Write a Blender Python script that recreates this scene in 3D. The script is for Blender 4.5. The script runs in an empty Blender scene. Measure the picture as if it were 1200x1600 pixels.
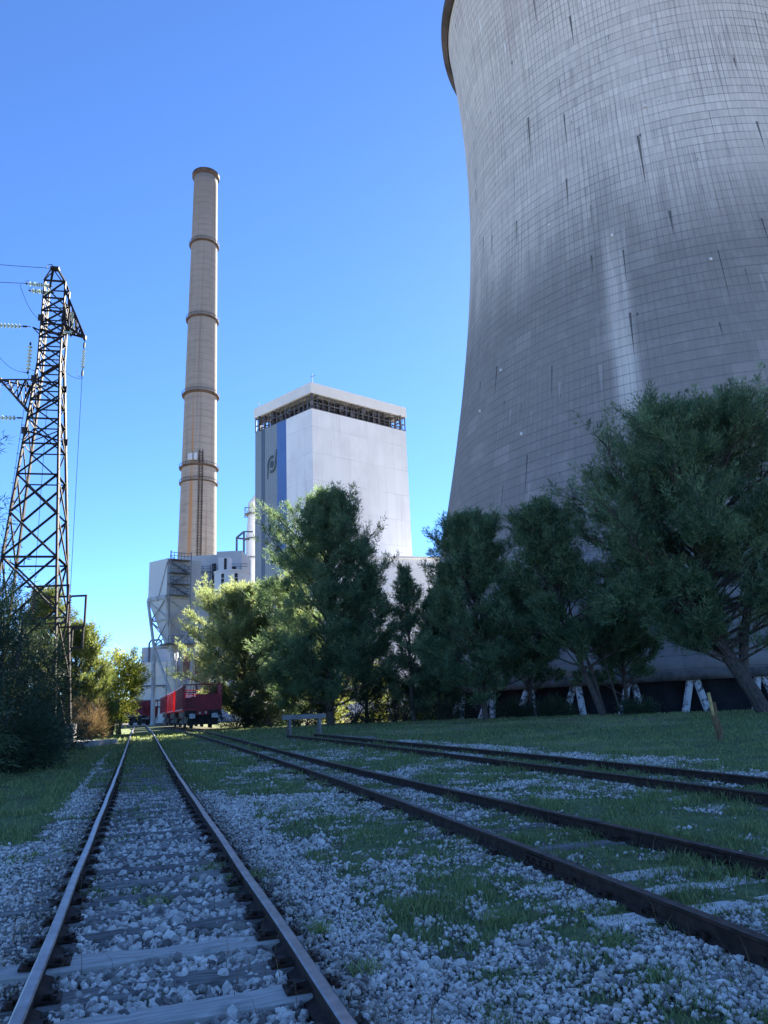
import bpy, math, random
import numpy as np
from mathutils import Vector, Matrix
R = math.radians
rng = np.random.default_rng(7)
random.seed(7)
scene = bpy.context.scene
col = scene.collection

# ------------------------------------------------------------------ helpers
def link(o, parent=None):
    col.objects.link(o)
    if parent is not None:
        o.parent = parent
    return o

def tag(o, label=None, cat=None, group=None, kind=None):
    if label: o['label'] = label
    if cat: o['category'] = cat
    if group: o['group'] = group
    if kind: o['kind'] = kind
    return o

def empty(name, loc=(0, 0, 0), rz=0.0):
    o = bpy.data.objects.new(name, None)
    o.location = loc; o.rotation_euler = (0, 0, rz)
    o.empty_display_size = 0.3
    return link(o)

def copy_tree(o, parent=None):
    c = o.copy(); col.objects.link(c); c.parent = parent
    for ch in list(o.children):
        copy_tree(ch, c)
    return c

class MB:
    """collects faces of one mesh; uv in metres (u along the face's level direction, v = height)"""
    def __init__(s):
        s.v = []; s.f = []; s.m = []; s.uv = []; s.sm = []
    def face(s, pts, mi=0, uv=None, smooth=False):
        b = len(s.v); pts = [Vector(p) for p in pts]
        s.v += pts; s.f.append(tuple(range(b, b + len(pts)))); s.m.append(mi); s.sm.append(smooth)
        if uv is None:
            n = (pts[1] - pts[0]).cross(pts[2] - pts[0])
            if n.length > 1e-9: n.normalize()
            if abs(n.z) > 0.85:
                uv = [(p.x, p.y) for p in pts]
            else:
                t = Vector((-n.y, n.x, 0)).normalized()
                uv = [(p.dot(t), p.z) for p in pts]
        s.uv += uv
    def box(s, c, d, rot=None, mi=0, taper=1.0):
        hx, hy, hz = d[0] / 2, d[1] / 2, d[2] / 2
        P = []
        for z, k in ((-hz, 1.0), (hz, taper)):
            for x, y in ((-hx, -hy), (hx, -hy), (hx, hy), (-hx, hy)):
                q = Vector((x * k, y * k, z))
                if rot is not None: q = rot @ q
                P.append(q + Vector(c))
        for f in ((0, 3, 2, 1), (4, 5, 6, 7), (0, 1, 5, 4), (1, 2, 6, 5), (2, 3, 7, 6), (3, 0, 4, 7)):
            s.face([P[i] for i in f], mi)
    def bar(s, a, b, w, h=None, mi=0, up=None):
        a = Vector(a); b = Vector(b); h = h or w
        z = (b - a); L = z.length
        if L < 1e-6: return
        z.normalize()
        up = Vector(up) if up else (Vector((0, 0, 1)) if abs(z.z) < .95 else Vector((0, 1, 0)))
        x = up.cross(z).normalized(); y = z.cross(x)
        s.box((a + b) / 2, (w, h, L), Matrix((x, y, z)).transposed(), mi)
    def angle(s, a, b, w, mi=0, t=.014):
        """steel angle section between two points"""
        a = Vector(a); b = Vector(b); z = (b - a).normalized()
        up = Vector((0, 0, 1)) if abs(z.z) < .95 else Vector((0, 1, 0))
        x = up.cross(z).normalized(); y = z.cross(x)
        s.bar(a + x * w / 2, b + x * w / 2, t, w, mi, up=y)
        s.bar(a + y * w / 2, b + y * w / 2, w, t, mi, up=y)
    def tube(s, pts, r, n=8, mi=0, cap=True, smooth=True):
        pts = [Vector(p) for p in pts]
        rs = r if hasattr(r, '__len__') else [r] * len(pts)
        rings = []
        ref = None
        for i, p in enumerate(pts):
            t = (pts[min(i + 1, len(pts) - 1)] - pts[max(i - 1, 0)]).normalized()
            if ref is None:
                ref = Vector((1, 0, 0)) if abs(t.x) < .9 else Vector((0, 1, 0))
            x = (ref - t * ref.dot(t)).normalized(); ref = x; y = t.cross(x)
            rings.append([p + (x * math.cos(2 * math.pi * k / n) + y * math.sin(2 * math.pi * k / n)) * rs[i] for k in range(n)])
        d = 0
        for i in range(len(rings) - 1):
            L = (pts[i + 1] - pts[i]).length
            for k in range(n):
                k2 = (k + 1) % n
                c = 2 * math.pi * rs[i] / n
                s.face([rings[i][k], rings[i][k2], rings[i + 1][k2], rings[i + 1][k]], mi,
                       [(k * c, d), ((k + 1) * c, d), ((k + 1) * c, d + L), (k * c, d + L)], smooth)
            d += L
        if cap:
            s.face(rings[0][::-1], mi); s.face(rings[-1], mi)
    def lathe(s, prof, n=32, c=(0, 0, 0), mi=0, a0=0, a1=2 * math.pi, uref=None, smooth=True, vs=None):
        c = Vector(c); full = abs(a1 - a0 - 2 * math.pi) < 1e-6
        for i in range(len(prof) - 1):
            (r0, z0), (r1, z1) = prof[i], prof[i + 1]
            for k in range(n):
                t0 = a0 + (a1 - a0) * k / n; t1 = a0 + (a1 - a0) * (k + 1) / n
                ur = uref or max(r0, r1)
                q = [c + Vector((r0 * math.cos(t0), r0 * math.sin(t0), z0)), c + Vector((r0 * math.cos(t1), r0 * math.sin(t1), z0)),
                     c + Vector((r1 * math.cos(t1), r1 * math.sin(t1), z1)), c + Vector((r1 * math.cos(t0), r1 * math.sin(t0), z1))]
                uv = [(t0 * ur, z0), (t1 * ur, z0), (t1 * ur, z1), (t0 * ur, z1)]
                if r0 < 1e-6: q = [q[0], q[2], q[3]]; uv = [uv[0], uv[2], uv[3]]
                elif r1 < 1e-6: q = q[:3]; uv = uv[:3]
                s.face(q, mi, uv, smooth)
    def build(s, name, mats, parent=None, weld=False):
        me = bpy.data.meshes.new(name)
        me.from_pydata([tuple(v) for v in s.v], [], s.f)
        if not isinstance(mats, (list, tuple)): mats = [mats]
        for m in mats: me.materials.append(m)
        me.polygons.foreach_set('material_index', s.m)
        me.polygons.foreach_set('use_smooth', s.sm)
        uvl = me.uv_layers.new(name='UVMap')
        uvl.data.foreach_set('uv', np.array(s.uv, np.float32).ravel())
        if weld:
            import bmesh
            bm = bmesh.new(); bm.from_mesh(me); bmesh.ops.remove_doubles(bm, verts=bm.verts, dist=1e-4); bm.to_mesh(me); bm.free()
        me.update()
        return link(bpy.data.objects.new(name, me), parent)

def arr_mesh(name, V, F, mats, parent=None, colors=None, smooth=False, cname='tint'):
    """numpy verts (N,3), faces (M,k) -> object"""
    me = bpy.data.meshes.new(name)
    V = np.ascontiguousarray(V, np.float32); F = np.ascontiguousarray(F, np.int32)
    k = F.shape[1]; m = F.shape[0]
    me.vertices.add(len(V)); me.vertices.foreach_set('co', V.ravel())
    me.loops.add(m * k); me.loops.foreach_set('vertex_index', F.ravel())
    me.polygons.add(m); me.polygons.foreach_set('loop_start', np.arange(0, m * k, k, dtype=np.int32))
    me.polygons.foreach_set('use_smooth', np.full(m, smooth))
    for mt in (mats if isinstance(mats, (list, tuple)) else [mats]): me.materials.append(mt)
    if colors is not None:
        a = me.color_attributes.new(cname, 'FLOAT_COLOR', 'POINT')
        C4 = np.ones((len(V), 4), np.float32); C4[:, :3] = colors
        a.data.foreach_set('color', C4.ravel())
    me.update(calc_edges=True)
    return link(bpy.data.objects.new(name, me), parent)

# ------------------------------------------------------------------ noise
_tab = np.random.default_rng(11).random((256, 256))
def vnoise(x, y):
    xi = np.floor(x).astype(int); yi = np.floor(y).astype(int)
    fx = x - xi; fy = y - yi
    fx = fx * fx * (3 - 2 * fx); fy = fy * fy * (3 - 2 * fy)
    a = _tab[xi & 255, yi & 255]; b = _tab[(xi + 1) & 255, yi & 255]
    c = _tab[xi & 255, (yi + 1) & 255]; d = _tab[(xi + 1) & 255, (yi + 1) & 255]
    return (a * (1 - fx) + b * fx) * (1 - fy) + (c * (1 - fx) + d * fx) * fy
def fbm(x, y, o=4):
    s = 0; t = 0; a = 1.0
    for i in range(o):
        s = s + a * vnoise(x * 2 ** i + 17.3 * i, y * 2 ** i + 5.1 * i); t += a; a *= .55
    return s / t
def ss(a, b, x):
    t = np.clip((np.asarray(x, float) - a) / (b - a), 0, 1); return t * t * (3 - 2 * t)

# ------------------------------------------------------------------ materials
class NT:
    def __init__(s, name):
        s.mat = bpy.data.materials.new(name); s.mat.use_nodes = True
        s.t = s.mat.node_tree; s.t.nodes.clear()
        s.out = s.n('ShaderNodeOutputMaterial')
    def n(s, typ, **kw):
        o = s.t.nodes.new(typ)
        for k, v in kw.items(): setattr(o, k, v)
        return o
    def l(s, a, b): s.t.links.new(a, b)
    def put(s, sock, v):
        if isinstance(v, bpy.types.NodeSocket): s.l(v, sock)
        else:
            if sock.type == 'RGBA' and not hasattr(v, '__len__'): v = (v, v, v, 1)
            if sock.type == 'RGBA' and len(v) == 3: v = (*v, 1)
            sock.default_value = v
    def math(s, op, a, b=0.0, c=0.0, clamp=False):
        o = s.n('ShaderNodeMath', operation=op, use_clamp=clamp)
        for i, v in enumerate((a, b, c)): s.put(o.inputs[i], v)
        return o.outputs[0]
    def mix(s, f, a, b, bt='MIX'):
        o = s.n('ShaderNodeMix', data_type='RGBA', blend_type=bt)
        s.put(o.inputs[0], f); s.put(o.inputs[6], a); s.put(o.inputs[7], b)
        return o.outputs[2]
    def rng(s, v, a, b, c=0.0, d=1.0):
        o = s.n('ShaderNodeMapRange', clamp=True, interpolation_type='SMOOTHSTEP')
        for i, q in enumerate((v, a, b, c, d)): s.put(o.inputs[i], q)
        return o.outputs[0]
    def uv(s): return s.n('ShaderNodeTexCoord').outputs['UV']
    def obj(s): return s.n('ShaderNodeTexCoord').outputs['Object']
    def geo(s): return s.n('ShaderNodeNewGeometry').outputs['Position']
    def sep(s, v):
        o = s.n('ShaderNodeSeparateXYZ'); s.l(v, o.inputs[0]); return o.outputs
    def scale(s, v, k):
        o = s.n('ShaderNodeVectorMath', operation='MULTIPLY'); s.l(v, o.inputs[0]); o.inputs[1].default_value = k; return o.outputs[0]
    def noise(s, v, sc=1.0, det=4, rough=.55, dim='3D'):
        o = s.n('ShaderNodeTexNoise', noise_dimensions=dim); s.l(v, o.inputs['Vector'])
        o.inputs['Scale'].default_value = sc; o.inputs['Detail'].default_value = det; o.inputs['Roughness'].default_value = rough
        return o.outputs[0]
    def attr(s, name):
        o = s.n('ShaderNodeAttribute'); o.attribute_name = name; return o.outputs['Color']
    def bsdf(s, colr, rough=.8, metal=0.0, spec=.3, normal=None):
        o = s.n('ShaderNodeBsdfPrincipled')
        s.put(o.inputs['Base Color'], colr); s.put(o.inputs['Roughness'], rough); s.put(o.inputs['Metallic'], metal)
        s.put(o.inputs['Specular IOR Level'], spec)
        if normal is not None: s.l(normal, o.inputs['Normal'])
        return o.outputs[0]
    def bump(s, h, st=.5, dist=.05):
        o = s.n('ShaderNodeBump'); o.inputs['Strength'].default_value = st; o.inputs['Distance'].default_value = dist
        s.l(h, o.inputs['Height']); return o.outputs[0]
    def done(s, sh):
        s.l(sh, s.out.inputs[0]); return s.mat

def plain(name, c, rough=.7, metal=0.0, var=.18, sc=3.0, spec=.3, dirt=None, coord='obj', bump=0.0):
    t = NT(name); p = t.obj() if coord == 'obj' else t.geo()
    n = t.noise(p, sc, 5, .6)
    k = t.rng(n, .3, .7, 1 - var, 1 + var)
    m = t.mix(1.0, c, k, 'MULTIPLY')
    o = t.n('ShaderNodeMix', data_type='RGBA', blend_type='MULTIPLY'); 
    if dirt:
        d = t.rng(t.noise(t.scale(p, (1, 1, .25)), sc * .8, 6, .65), .5, .75)
        m = t.mix(d, m, dirt)
    nm = t.bump(n, bump, .02) if bump else None
    return t.done(t.bsdf(m, rough, metal, spec, nm))

M = {}
def line_mask(t, x, period, w, off=0.0):
    """1 on thin lines every period"""
    f = t.math('FRACT', t.math('ADD', t.math('DIVIDE', x, period), off))
    d = t.math('ABSOLUTE', t.math('SUBTRACT', f, .5))
    return t.math('GREATER_THAN', d, .5 - w / period / 2)

def mat_tower():
    t = NT('weathered_tower_concrete'); uv = t.uv(); X, Y, _ = t.sep(uv)
    base = (.60, .56, .50)
    # panel to panel tone of the climbing formwork
    cell = t.n('ShaderNodeCombineXYZ')
    t.l(t.math('FLOOR', t.math('DIVIDE', X, .62)), cell.inputs[0]); t.l(t.math('FLOOR', t.math('DIVIDE', Y, 1.25)), cell.inputs[1])
    wn = t.n('ShaderNodeTexWhiteNoise', noise_dimensions='2D'); t.l(cell.outputs[0], wn.inputs['Vector'])
    rowc = t.n('ShaderNodeTexWhiteNoise', noise_dimensions='1D'); t.l(t.math('FLOOR', t.math('DIVIDE', Y, 1.25)), rowc.inputs['W'])
    k = t.math('ADD', t.math('MULTIPLY', wn.outputs[0], .14), t.math('MULTIPLY', rowc.outputs[0], .14))
    k = t.math('ADD', k, .86)
    c = t.mix(1.0, base, k, 'MULTIPLY')
    # broad cloudy staining
    n0 = t.noise(t.scale(uv, (.06, .035, 1)), 1.0, 5, .6)
    c = t.mix(t.rng(n0, .35, .7, 0, .35), c, (.50, .45, .415))
    # fine vertical rain streaks
    n1 = t.noise(t.scale(uv, (2.6, .055, 1)), 1.0, 5, .7)
    c = t.mix(t.rng(n1, .50, .64, 0, .7), c, (.37, .33, .305))
    n1b = t.noise(t.scale(uv, (2.0, .05, 1)), 1.7, 4, .65)
    c = t.mix(t.rng(n1b, .60, .70, 0, .28), c, (.78, .72, .66))
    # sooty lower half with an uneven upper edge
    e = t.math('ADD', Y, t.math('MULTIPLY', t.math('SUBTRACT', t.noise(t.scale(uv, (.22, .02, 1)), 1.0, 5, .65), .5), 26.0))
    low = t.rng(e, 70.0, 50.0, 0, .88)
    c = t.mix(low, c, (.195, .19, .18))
    n3 = t.noise(t.scale(uv, (.5, .35, 1)), 1.0, 6, .7)
    c = t.mix(t.rng(n3, .45, .75, 0, .28), c, (.47, .435, .41))
    # pale run down one bay
    cen = t.math('ADD', PALE_U, t.math('MULTIPLY', t.math('SUBTRACT', t.noise(t.scale(uv, (0, .05, 1)), 1.0, 2), .5), 1.6))
    dx = t.math('ABSOLUTE', t.math('SUBTRACT', X, cen))
    pm = t.math('MULTIPLY', t.rng(dx, 1.9, .2), t.math('MULTIPLY', t.rng(Y, 64.0, 48.0), t.rng(Y, 27.0, 36.0)))
    pm = t.math('MULTIPLY', pm, t.rng(t.noise(t.scale(uv, (1.2, .05, 1)), 1.0, 4, .6), .32, .58, .35, .95))
    c = t.mix(pm, c, (.62, .59, .53))
    lift = t.math('FRACT', t.math('DIVIDE', Y, 5.0))
    sn = t.noise(t.scale(uv, (1.1, .02, 1)), 1.0, 5, .75)
    st_ = t.math('MULTIPLY', t.rng(lift, .35, 1.0), t.rng(sn, .52, .66, 0, .6))
    c = t.mix(st_, c, (.26, .24, .23))
    pt = t.n('ShaderNodeTexWhiteNoise', noise_dimensions='2D'); cell2 = t.n('ShaderNodeCombineXYZ')
    t.l(t.math('FLOOR', t.math('DIVIDE', X, 2.48)), cell2.inputs[0]); t.l(t.math('FLOOR', t.math('DIVIDE', Y, 2.5)), cell2.inputs[1]); t.l(cell2.outputs[0], pt.inputs['Vector'])
    c = t.mix(t.math('MULTIPLY', t.math('GREATER_THAN', pt.outputs[0], .95), .09), c, (.74, .70, .65))
    c = t.mix(t.math('MULTIPLY', t.math('LESS_THAN', pt.outputs[0], .06), .10), c, (.28, .26, .25))
    # brownish patch high up
    dx2 = t.math('ABSOLUTE', t.math('SUBTRACT', X, BROWN_U))
    bm = t.math('MULTIPLY', t.rng(dx2, 9.0, 2.0), t.rng(Y, 86.0, 112.0))
    c = t.mix(t.math('MULTIPLY', bm, t.rng(t.noise(t.scale(uv, (.6, .05, 1)), 1.0, 4), .35, .7)), c, (.42, .33, .32))
    # joints
    jn = t.noise(t.scale(uv, (.12, .09, 1)), 1.0, 3)
    jh = t.math('MULTIPLY', line_mask(t, Y, 1.25, .15), t.rng(jn, .3, .62, .25, .8))
    jv = t.math('MULTIPLY', line_mask(t, X, .62, .10), t.math('MULTIPLY', t.rng(t.noise(t.scale(uv, (.09, .06, 1)), 1.3, 4), .35, .6, .12, .75), t.rng(Y, 40, 70, .5, 1)))
    c = t.mix(t.math('MULTIPLY', jh, .62), c, (.10, .10, .11))
    c = t.mix(t.math('MULTIPLY', jv, .66), c, (.11, .11, .12))
    # black drips that start at a joint
    vo = t.n('ShaderNodeTexVoronoi', voronoi_dimensions='2D', feature='F1'); vo.inputs['Scale'].default_value = 1.0; vo.inputs['Randomness'].default_value = 1.0
    t.l(t.scale(uv, (.34, .085, 1)), vo.inputs['Vector'])
    vx, vy, _z = t.sep(vo.outputs['Position'])
    ddx = t.math('ABSOLUTE', t.math('SUBTRACT', X, t.math('DIVIDE', vx, .34)))
    ddy = t.math('SUBTRACT', t.math('DIVIDE', vy, .085), Y)
    rr = t.sep(vo.outputs['Color'])
    ln = t.math('ADD', t.math('MULTIPLY', t.math('POWER', rr[0], 2.2), 9.5), .5)
    wd = t.math('MULTIPLY', t.math('SUBTRACT', 1.0, t.math('DIVIDE', ddy, ln), clamp=True), t.math('ADD', t.math('MULTIPLY', t.math('POWER', rr[1], 2.0), .15), .045))
    dm = t.math('MULTIPLY', t.math('LESS_THAN', ddx, wd), t.math('GREATER_THAN', ddy, 0.0))
    dm = t.math('MULTIPLY', dm, t.math('LESS_THAN', rr[2], .6))
    c = t.mix(t.math('MULTIPLY', dm, .8), c, (.055, .055, .06))
    vo2 = t.n('ShaderNodeTexVoronoi', voronoi_dimensions='2D', feature='F1'); vo2.inputs['Scale'].default_value = 1.0
    t.l(t.scale(uv, (.30, .10, 1)), vo2.inputs['Vector'])
    wx, wy, _z = t.sep(vo2.outputs['Position'])
    ex = t.math('ABSOLUTE', t.math('SUBTRACT', X, t.math('DIVIDE', wx, .30)))
    ey = t.math('SUBTRACT', t.math('DIVIDE', wy, .10), Y)
    r2 = t.sep(vo2.outputs['Color'])
    w2 = t.math('MULTIPLY', t.math('SUBTRACT', 1.0, t.math('DIVIDE', ey, t.math('ADD', t.math('MULTIPLY', r2[0], 5.0), .3)), clamp=True), t.math('ADD', t.math('MULTIPLY', r2[1], .2), .03))
    m2 = t.math('MULTIPLY', t.math('MULTIPLY', t.math('LESS_THAN', ex, w2), t.math('GREATER_THAN', ey, 0.0)), t.math('LESS_THAN', r2[2], .35))
    m2 = t.math('MULTIPLY', m2, t.rng(Y, 76, 100, .15, .8))
    c = t.mix(m2, c, (.72, .71, .69))
    h = t.math('SUBTRACT', 1.0, t.math('MAXIMUM', jh, t.math('MULTIPLY', jv, .6)))
    return t.done(t.bsdf(c, .9, 0, .2, t.bump(h, .5, .06)))

def mat_chimney():
    t = NT('chimney_concrete'); uv = t.uv(); X, Y, _ = t.sep(uv)
    c = t.mix(t.rng(Y, 150, 60, 0, 1), (.27, .24, .215), (.34, .30, .26))
    n0 = t.noise(t.scale(uv, (.15, .5, 1)), 1.0, 5, .65)
    c = t.mix(t.rng(n0, .4, .7, 0, .5), c, (.215, .185, .165))
    n1 = t.noise(t.scale(uv, (.9, .012, 1)), 1.0, 4, .6)
    c = t.mix(t.rng(n1, .5, .72, 0, .65), c, (.17, .125, .10))
    c = t.mix(t.rng(Y, 178, 205, 0, .4), c, (.17, .14, .12))
    j = line_mask(t, Y, 2.5, .22)
    c = t.mix(t.math('MULTIPLY', j, t.rng(n0, .3, .6, .15, .5)), c, (.14, .12, .10))
    # rust run on the left of the ladder
    dx = t.math('ABSOLUTE', t.math('SUBTRACT', X, RUST_U))
    w = t.rng(Y, 125, 55, .12, 1.0)
    rm = t.math('MULTIPLY', t.rng(t.math('DIVIDE', dx, w), 1.0, .2), t.rng(Y, 146, 90, 0, .95))
    rm = t.math('MULTIPLY', rm, t.rng(t.noise(t.scale(uv, (1.5, .05, 1)), 1.0, 4), .3, .55, .3, 1))
    c = t.mix(rm, c, (.38, .19, .085))
    return t.done(t.bsdf(c, .9, 0, .2))

def mat_clad(name, c, seam_h, seam_v, tint, stain=.3, rib=0.0, dark=(.35, .36, .38), rough=.6):
    t = NT(name); uv = t.uv(); X, Y, _ = t.sep(uv)
    n0 = t.noise(t.scale(uv, (.09, .06, 1)), 1.0, 6, .65)
    cc = t.mix(t.rng(n0, .4, .72, 0, stain), c, tint)
    n1 = t.noise(t.scale(uv, (.8, .03, 1)), 1.0, 4, .6)
    cc = t.mix(t.rng(n1, .52, .75, 0, stain), cc, tint)
    cell = t.n('ShaderNodeCombineXYZ')
    t.l(t.math('FLOOR', t.math('DIVIDE', X, seam_v)), cell.inputs[0]); t.l(t.math('FLOOR', t.math('DIVIDE', Y, seam_h)), cell.inputs[1])
    wn = t.n('ShaderNodeTexWhiteNoise', noise_dimensions='2D'); t.l(cell.outputs[0], wn.inputs['Vector'])
    cc = t.mix(1.0, cc, t.math('ADD', t.math('MULTIPLY', wn.outputs[0], .07), .95), 'MULTIPLY')
    jh = t.math('MULTIPLY', line_mask(t, Y, seam_h, .16), t.rng(t.noise(t.scale(uv, (.12, .05, 1)), 1.0, 3), .35, .6, .15, .75))
    cc = t.mix(t.math('MULTIPLY', jh, .55), cc, dark)
    jv = t.math('MULTIPLY', line_mask(t, X, seam_v, .07), .3)
    cc = t.mix(jv, cc, dark)
    nm = None
    if rib:
        s = t.math('SINE', t.math('MULTIPLY', X, 2 * math.pi / rib))
        cc = t.mix(t.rng(s, .2, .9, 0, .22), cc, dark)
        nm = t.bump(s, .4, .05)
    return t.done(t.bsdf(cc, rough, 0, .3, nm))

def mat_leaf(name, a, b, trans=.35, rough=.6):
    t = NT(name); tint = t.attr('tint'); r, g_, b_ = t.sep(tint)
    c = t.mix(r, a, b)
    c = t.mix(1.0, c, t.math('ADD', t.math('MULTIPLY', g_, .7), .65), 'MULTIPLY')
    d = t.bsdf(c, rough, 0, .25)
    tr = t.n('ShaderNodeBsdfTranslucent'); t.l(t.mix(1.0, c, (1.6, 1.6, 1.15), 'MULTIPLY'), tr.inputs[0])
    m = t.n('ShaderNodeMixShader'); m.inputs[0].default_value = trans
    t.l(d, m.inputs[1]); t.l(tr.outputs[0], m.inputs[2])
    return t.done(m.outputs[0])

def mat_bark(name, a, b):
    t = NT(name); p = t.geo()
    n = t.noise(t.scale(p, (1, 1, .25)), 14, 6, .7)
    c = t.mix(t.rng(n, .35, .65), a, b)
    return t.done(t.bsdf(c, .95, 0, .1, t.bump(n, .8, .03)))

def mat_stone():
    t = NT('ballast_stone'); r, g_, b_ = t.sep(t.attr('tint'))
    n = t.noise(t.geo(), 60, 4, .7)
    c = t.mix(r, (.15, .13, .115), (.90, .80, .68))
    c = t.mix(t.math('MULTIPLY', g_, .55), c, (.42, .31, .20))
    c = t.mix(1.0, c, t.rng(n, .3, .7, .72, 1.15), 'MULTIPLY')
    return t.done(t.bsdf(c, .85, 0, .25))

def mat_ground():
    t = NT('ground_gravel_and_turf'); p = t.geo()
    r, g_, b_ = t.sep(t.attr('cover'))
    vo = t.n('ShaderNodeTexVoronoi', feature='F1'); vo.inputs['Scale'].default_value = 24; t.l(p, vo.inputs['Vector'])
    ve = t.n('ShaderNodeTexVoronoi', feature='DISTANCE_TO_EDGE'); ve.inputs['Scale'].default_value = 24; t.l(p, ve.inputs['Vector'])
    cr = t.sep(vo.outputs['Color'])
    st = t.mix(cr[0], (.20, .18, .155), (.86, .78, .66))
    st = t.mix(t.math('MULTIPLY', t.rng(cr[1], .7, 1), .5), st, (.32, .26, .19))
    gap = t.rng(ve.outputs['Distance'], .02, .16)
    grav = t.mix(gap, (.035, .032, .03), st)
    big = t.noise(p, .9, 5, .6)
    grav = t.mix(t.rng(big, .45, .75, 0, .55), grav, (.17, .155, .13))
    n2 = t.noise(p, 7, 5, .65); n3 = t.noise(p, 40, 3, .7)
    gr = t.mix(t.rng(n2, .35, .65), (.10, .14, .06), (.20, .24, .11))
    gr = t.mix(t.math('MULTIPLY', t.rng(n3, .45, .7), .5), gr, (.21, .23, .11))
    gr = t.mix(g_, gr, (.34, .29, .20))
    e = t.math('ADD', r, t.math('MULTIPLY', t.math('SUBTRACT', t.noise(p, 3.2, 5, .7), .5), .9))
    e = t.rng(e, .32, .68)
    c = t.mix(e, grav, gr)
    c = t.mix(t.math('MULTIPLY', b_, .85), c, (.07, .055, .042))
    h = t.mix(e, t.math('MULTIPLY', gap, 1.0), n3)
    return t.done(t.bsdf(c, .95, 0, .1, t.bump(h, .8, .03)))

def mat_wood(name, a, b, axis=0, sc=30):
    t = NT(name); p = t.obj()
    k = [6, 6, 6]; k[axis] = .5
    n = t.noise(t.scale(p, tuple(k)), sc / 6, 6, .7)
    n2 = t.noise(p, 3, 4, .6)
    c = t.mix(t.rng(n, .35, .65), a, b)
    oi = t.n('ShaderNodeObjectInfo').outputs['Random']
    c = t.mix(1.0, c, t.math('ADD', t.math('MULTIPLY', oi, .5), .7), 'MULTIPLY')
    c = t.mix(t.rng(n2, .55, .75, 0, .6), c, tuple(q * .45 for q in a))
    return t.done(t.bsdf(c, .9, 0, .2, t.bump(n, .6, .01)))

def mat_peel(name, paint, under, lo=.5, hi=.56, sc=1.6):
    t = NT(name); p = t.geo()
    n = t.noise(p, sc, 7, .72)
    c = t.mix(t.rng(n, lo, hi), paint, under)
    c = t.mix(t.rng(t.noise(p, 9, 4), .55, .7, 0, .5), c, under)
    return t.done(t.bsdf(c, .85, 0, .2, t.bump(n, .4, .03)))

M['leaf_pine'] = mat_leaf('pine_needles', (.06, .11, .065), (.19, .265, .14), .40)
M['leaf_sunlit'] = mat_leaf('sunlit_pine_needles', (.125, .165, .085), (.30, .335, .18), .52)  # lit copy of the pine needles, sunlight painted into the paler colour
M['leaf_olive'] = mat_leaf('olive_pine_needles', (.075, .105, .035), (.19, .21, .075), .42)
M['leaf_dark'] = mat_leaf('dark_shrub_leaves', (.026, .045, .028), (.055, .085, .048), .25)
M['leaf_olean'] = mat_leaf('narrow_shrub_leaves', (.05, .085, .04), (.12, .16, .08), .3, .45)
M['leaf_yellow'] = mat_leaf('yellow_green_leaves', (.12, .155, .03), (.30, .31, .075), .60)
M['leaf_dry'] = mat_leaf('dry_broom_stems', (.13, .085, .045), (.25, .17, .10), .25)
M['grass'] = mat_leaf('grass_blades', (.11, .165, .065), (.31, .34, .16), .42)
M['bark'] = mat_bark('pine_bark', (.055, .045, .04), (.13, .105, .09))
M['stone'] = mat_stone()
M['ground'] = mat_ground()
M['sleeper'] = mat_wood('weathered_sleeper_wood', (.50, .45, .39), (.80, .73, .64), 0)
M['sleeper_dark'] = mat_wood('tarred_sleeper_wood', (.13, .115, .10), (.33, .30, .265), 0)
M['plank'] = mat_wood('grey_buffer_plank', (.22, .205, .19), (.40, .38, .36), 0)
M['post'] = mat_wood('rusty_brown_post', (.10, .055, .03), (.30, .20, .11), 2)
M['rail_rust'] = plain('rusty_rail_steel', (.050, .030, .022), .75, .3, .45, 9, dirt=(.085, .045, .028), coord='geo')
M['rail_top'] = plain('worn_rail_head', (.30, .275, .265), .38, .85, .25, 6, coord='geo')
M['rail_top_rust'] = plain('dull_rail_head', (.115, .085, .07), .55, .6, .35, 8, coord='geo')
M['steel_dark'] = plain('weathered_pylon_steel', (.040, .034, .032), .7, .3, .4, 4, dirt=(.055, .028, .018), coord='geo')
M['glass_ins'] = plain('pale_green_insulator_glass', (.50, .60, .52), .12, 0, .1, 3, spec=.8)
M['porcelain'] = plain('brown_porcelain', (.10, .05, .035), .25, 0, .2, 6, spec=.6)
M['cable'] = plain('dark_cable', (.05, .05, .055), .5, .4, .1, 1)
M['white_clad'] = mat_clad('white_wall_cladding', (.74, .745, .75), 7.6, 3.1, (.48, .47, .47), .40)
M['white_clad_b'] = mat_clad('white_annex_cladding', (.76, .76, .75), 9.0, 6.0, (.58, .58, .58), .25)
M['roof_white'] = mat_clad('pale_roof_fascia', (.72, .70, .66), 50, 6.0, (.55, .53, .50), .25)
M['grey_clad'] = mat_clad('grey_ribbed_cladding', (.22, .265, .30), 12, 50, (.17, .205, .23), .3, .9, (.10, .13, .15))
M['grey_dark_clad'] = mat_clad('dark_slate_cladding', (.085, .125, .18), 12, 50, (.06, .08, .11), .3, .9, (.05, .07, .09))
M['blue_clad'] = mat_clad('blue_ribbed_cladding', (.08, .175, .40), 12, 50, (.06, .10, .22), .45, .9, (.035, .09, .27))
M['emblem'] = plain('slate_emblem_paint', (.055, .075, .09), .6, 0, .2, 1)
M['steel_frame'] = plain('grey_frame_steel', (.13, .12, .12), .6, .3, .5, .8, dirt=(.09, .06, .05), coord='geo')
M['black_inside'] = plain('dark_interior', (.025, .027, .032), .9, 0, .3, .6)
M['silo_white'] = mat_clad('pale_bunker_cladding', (.60, .60, .605), 40, 2.6, (.45, .45, .46), .25)
M['silo_grey'] = mat_clad('grey_bunker_cladding', (.42, .43, .45), 6, 2.4, (.32, .33, .34), .3)
M['leg_steel'] = plain('pale_painted_steel', (.36, .37, .38), .55, .2, .2, 1.5, dirt=(.22, .19, .17), coord='geo')
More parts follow.
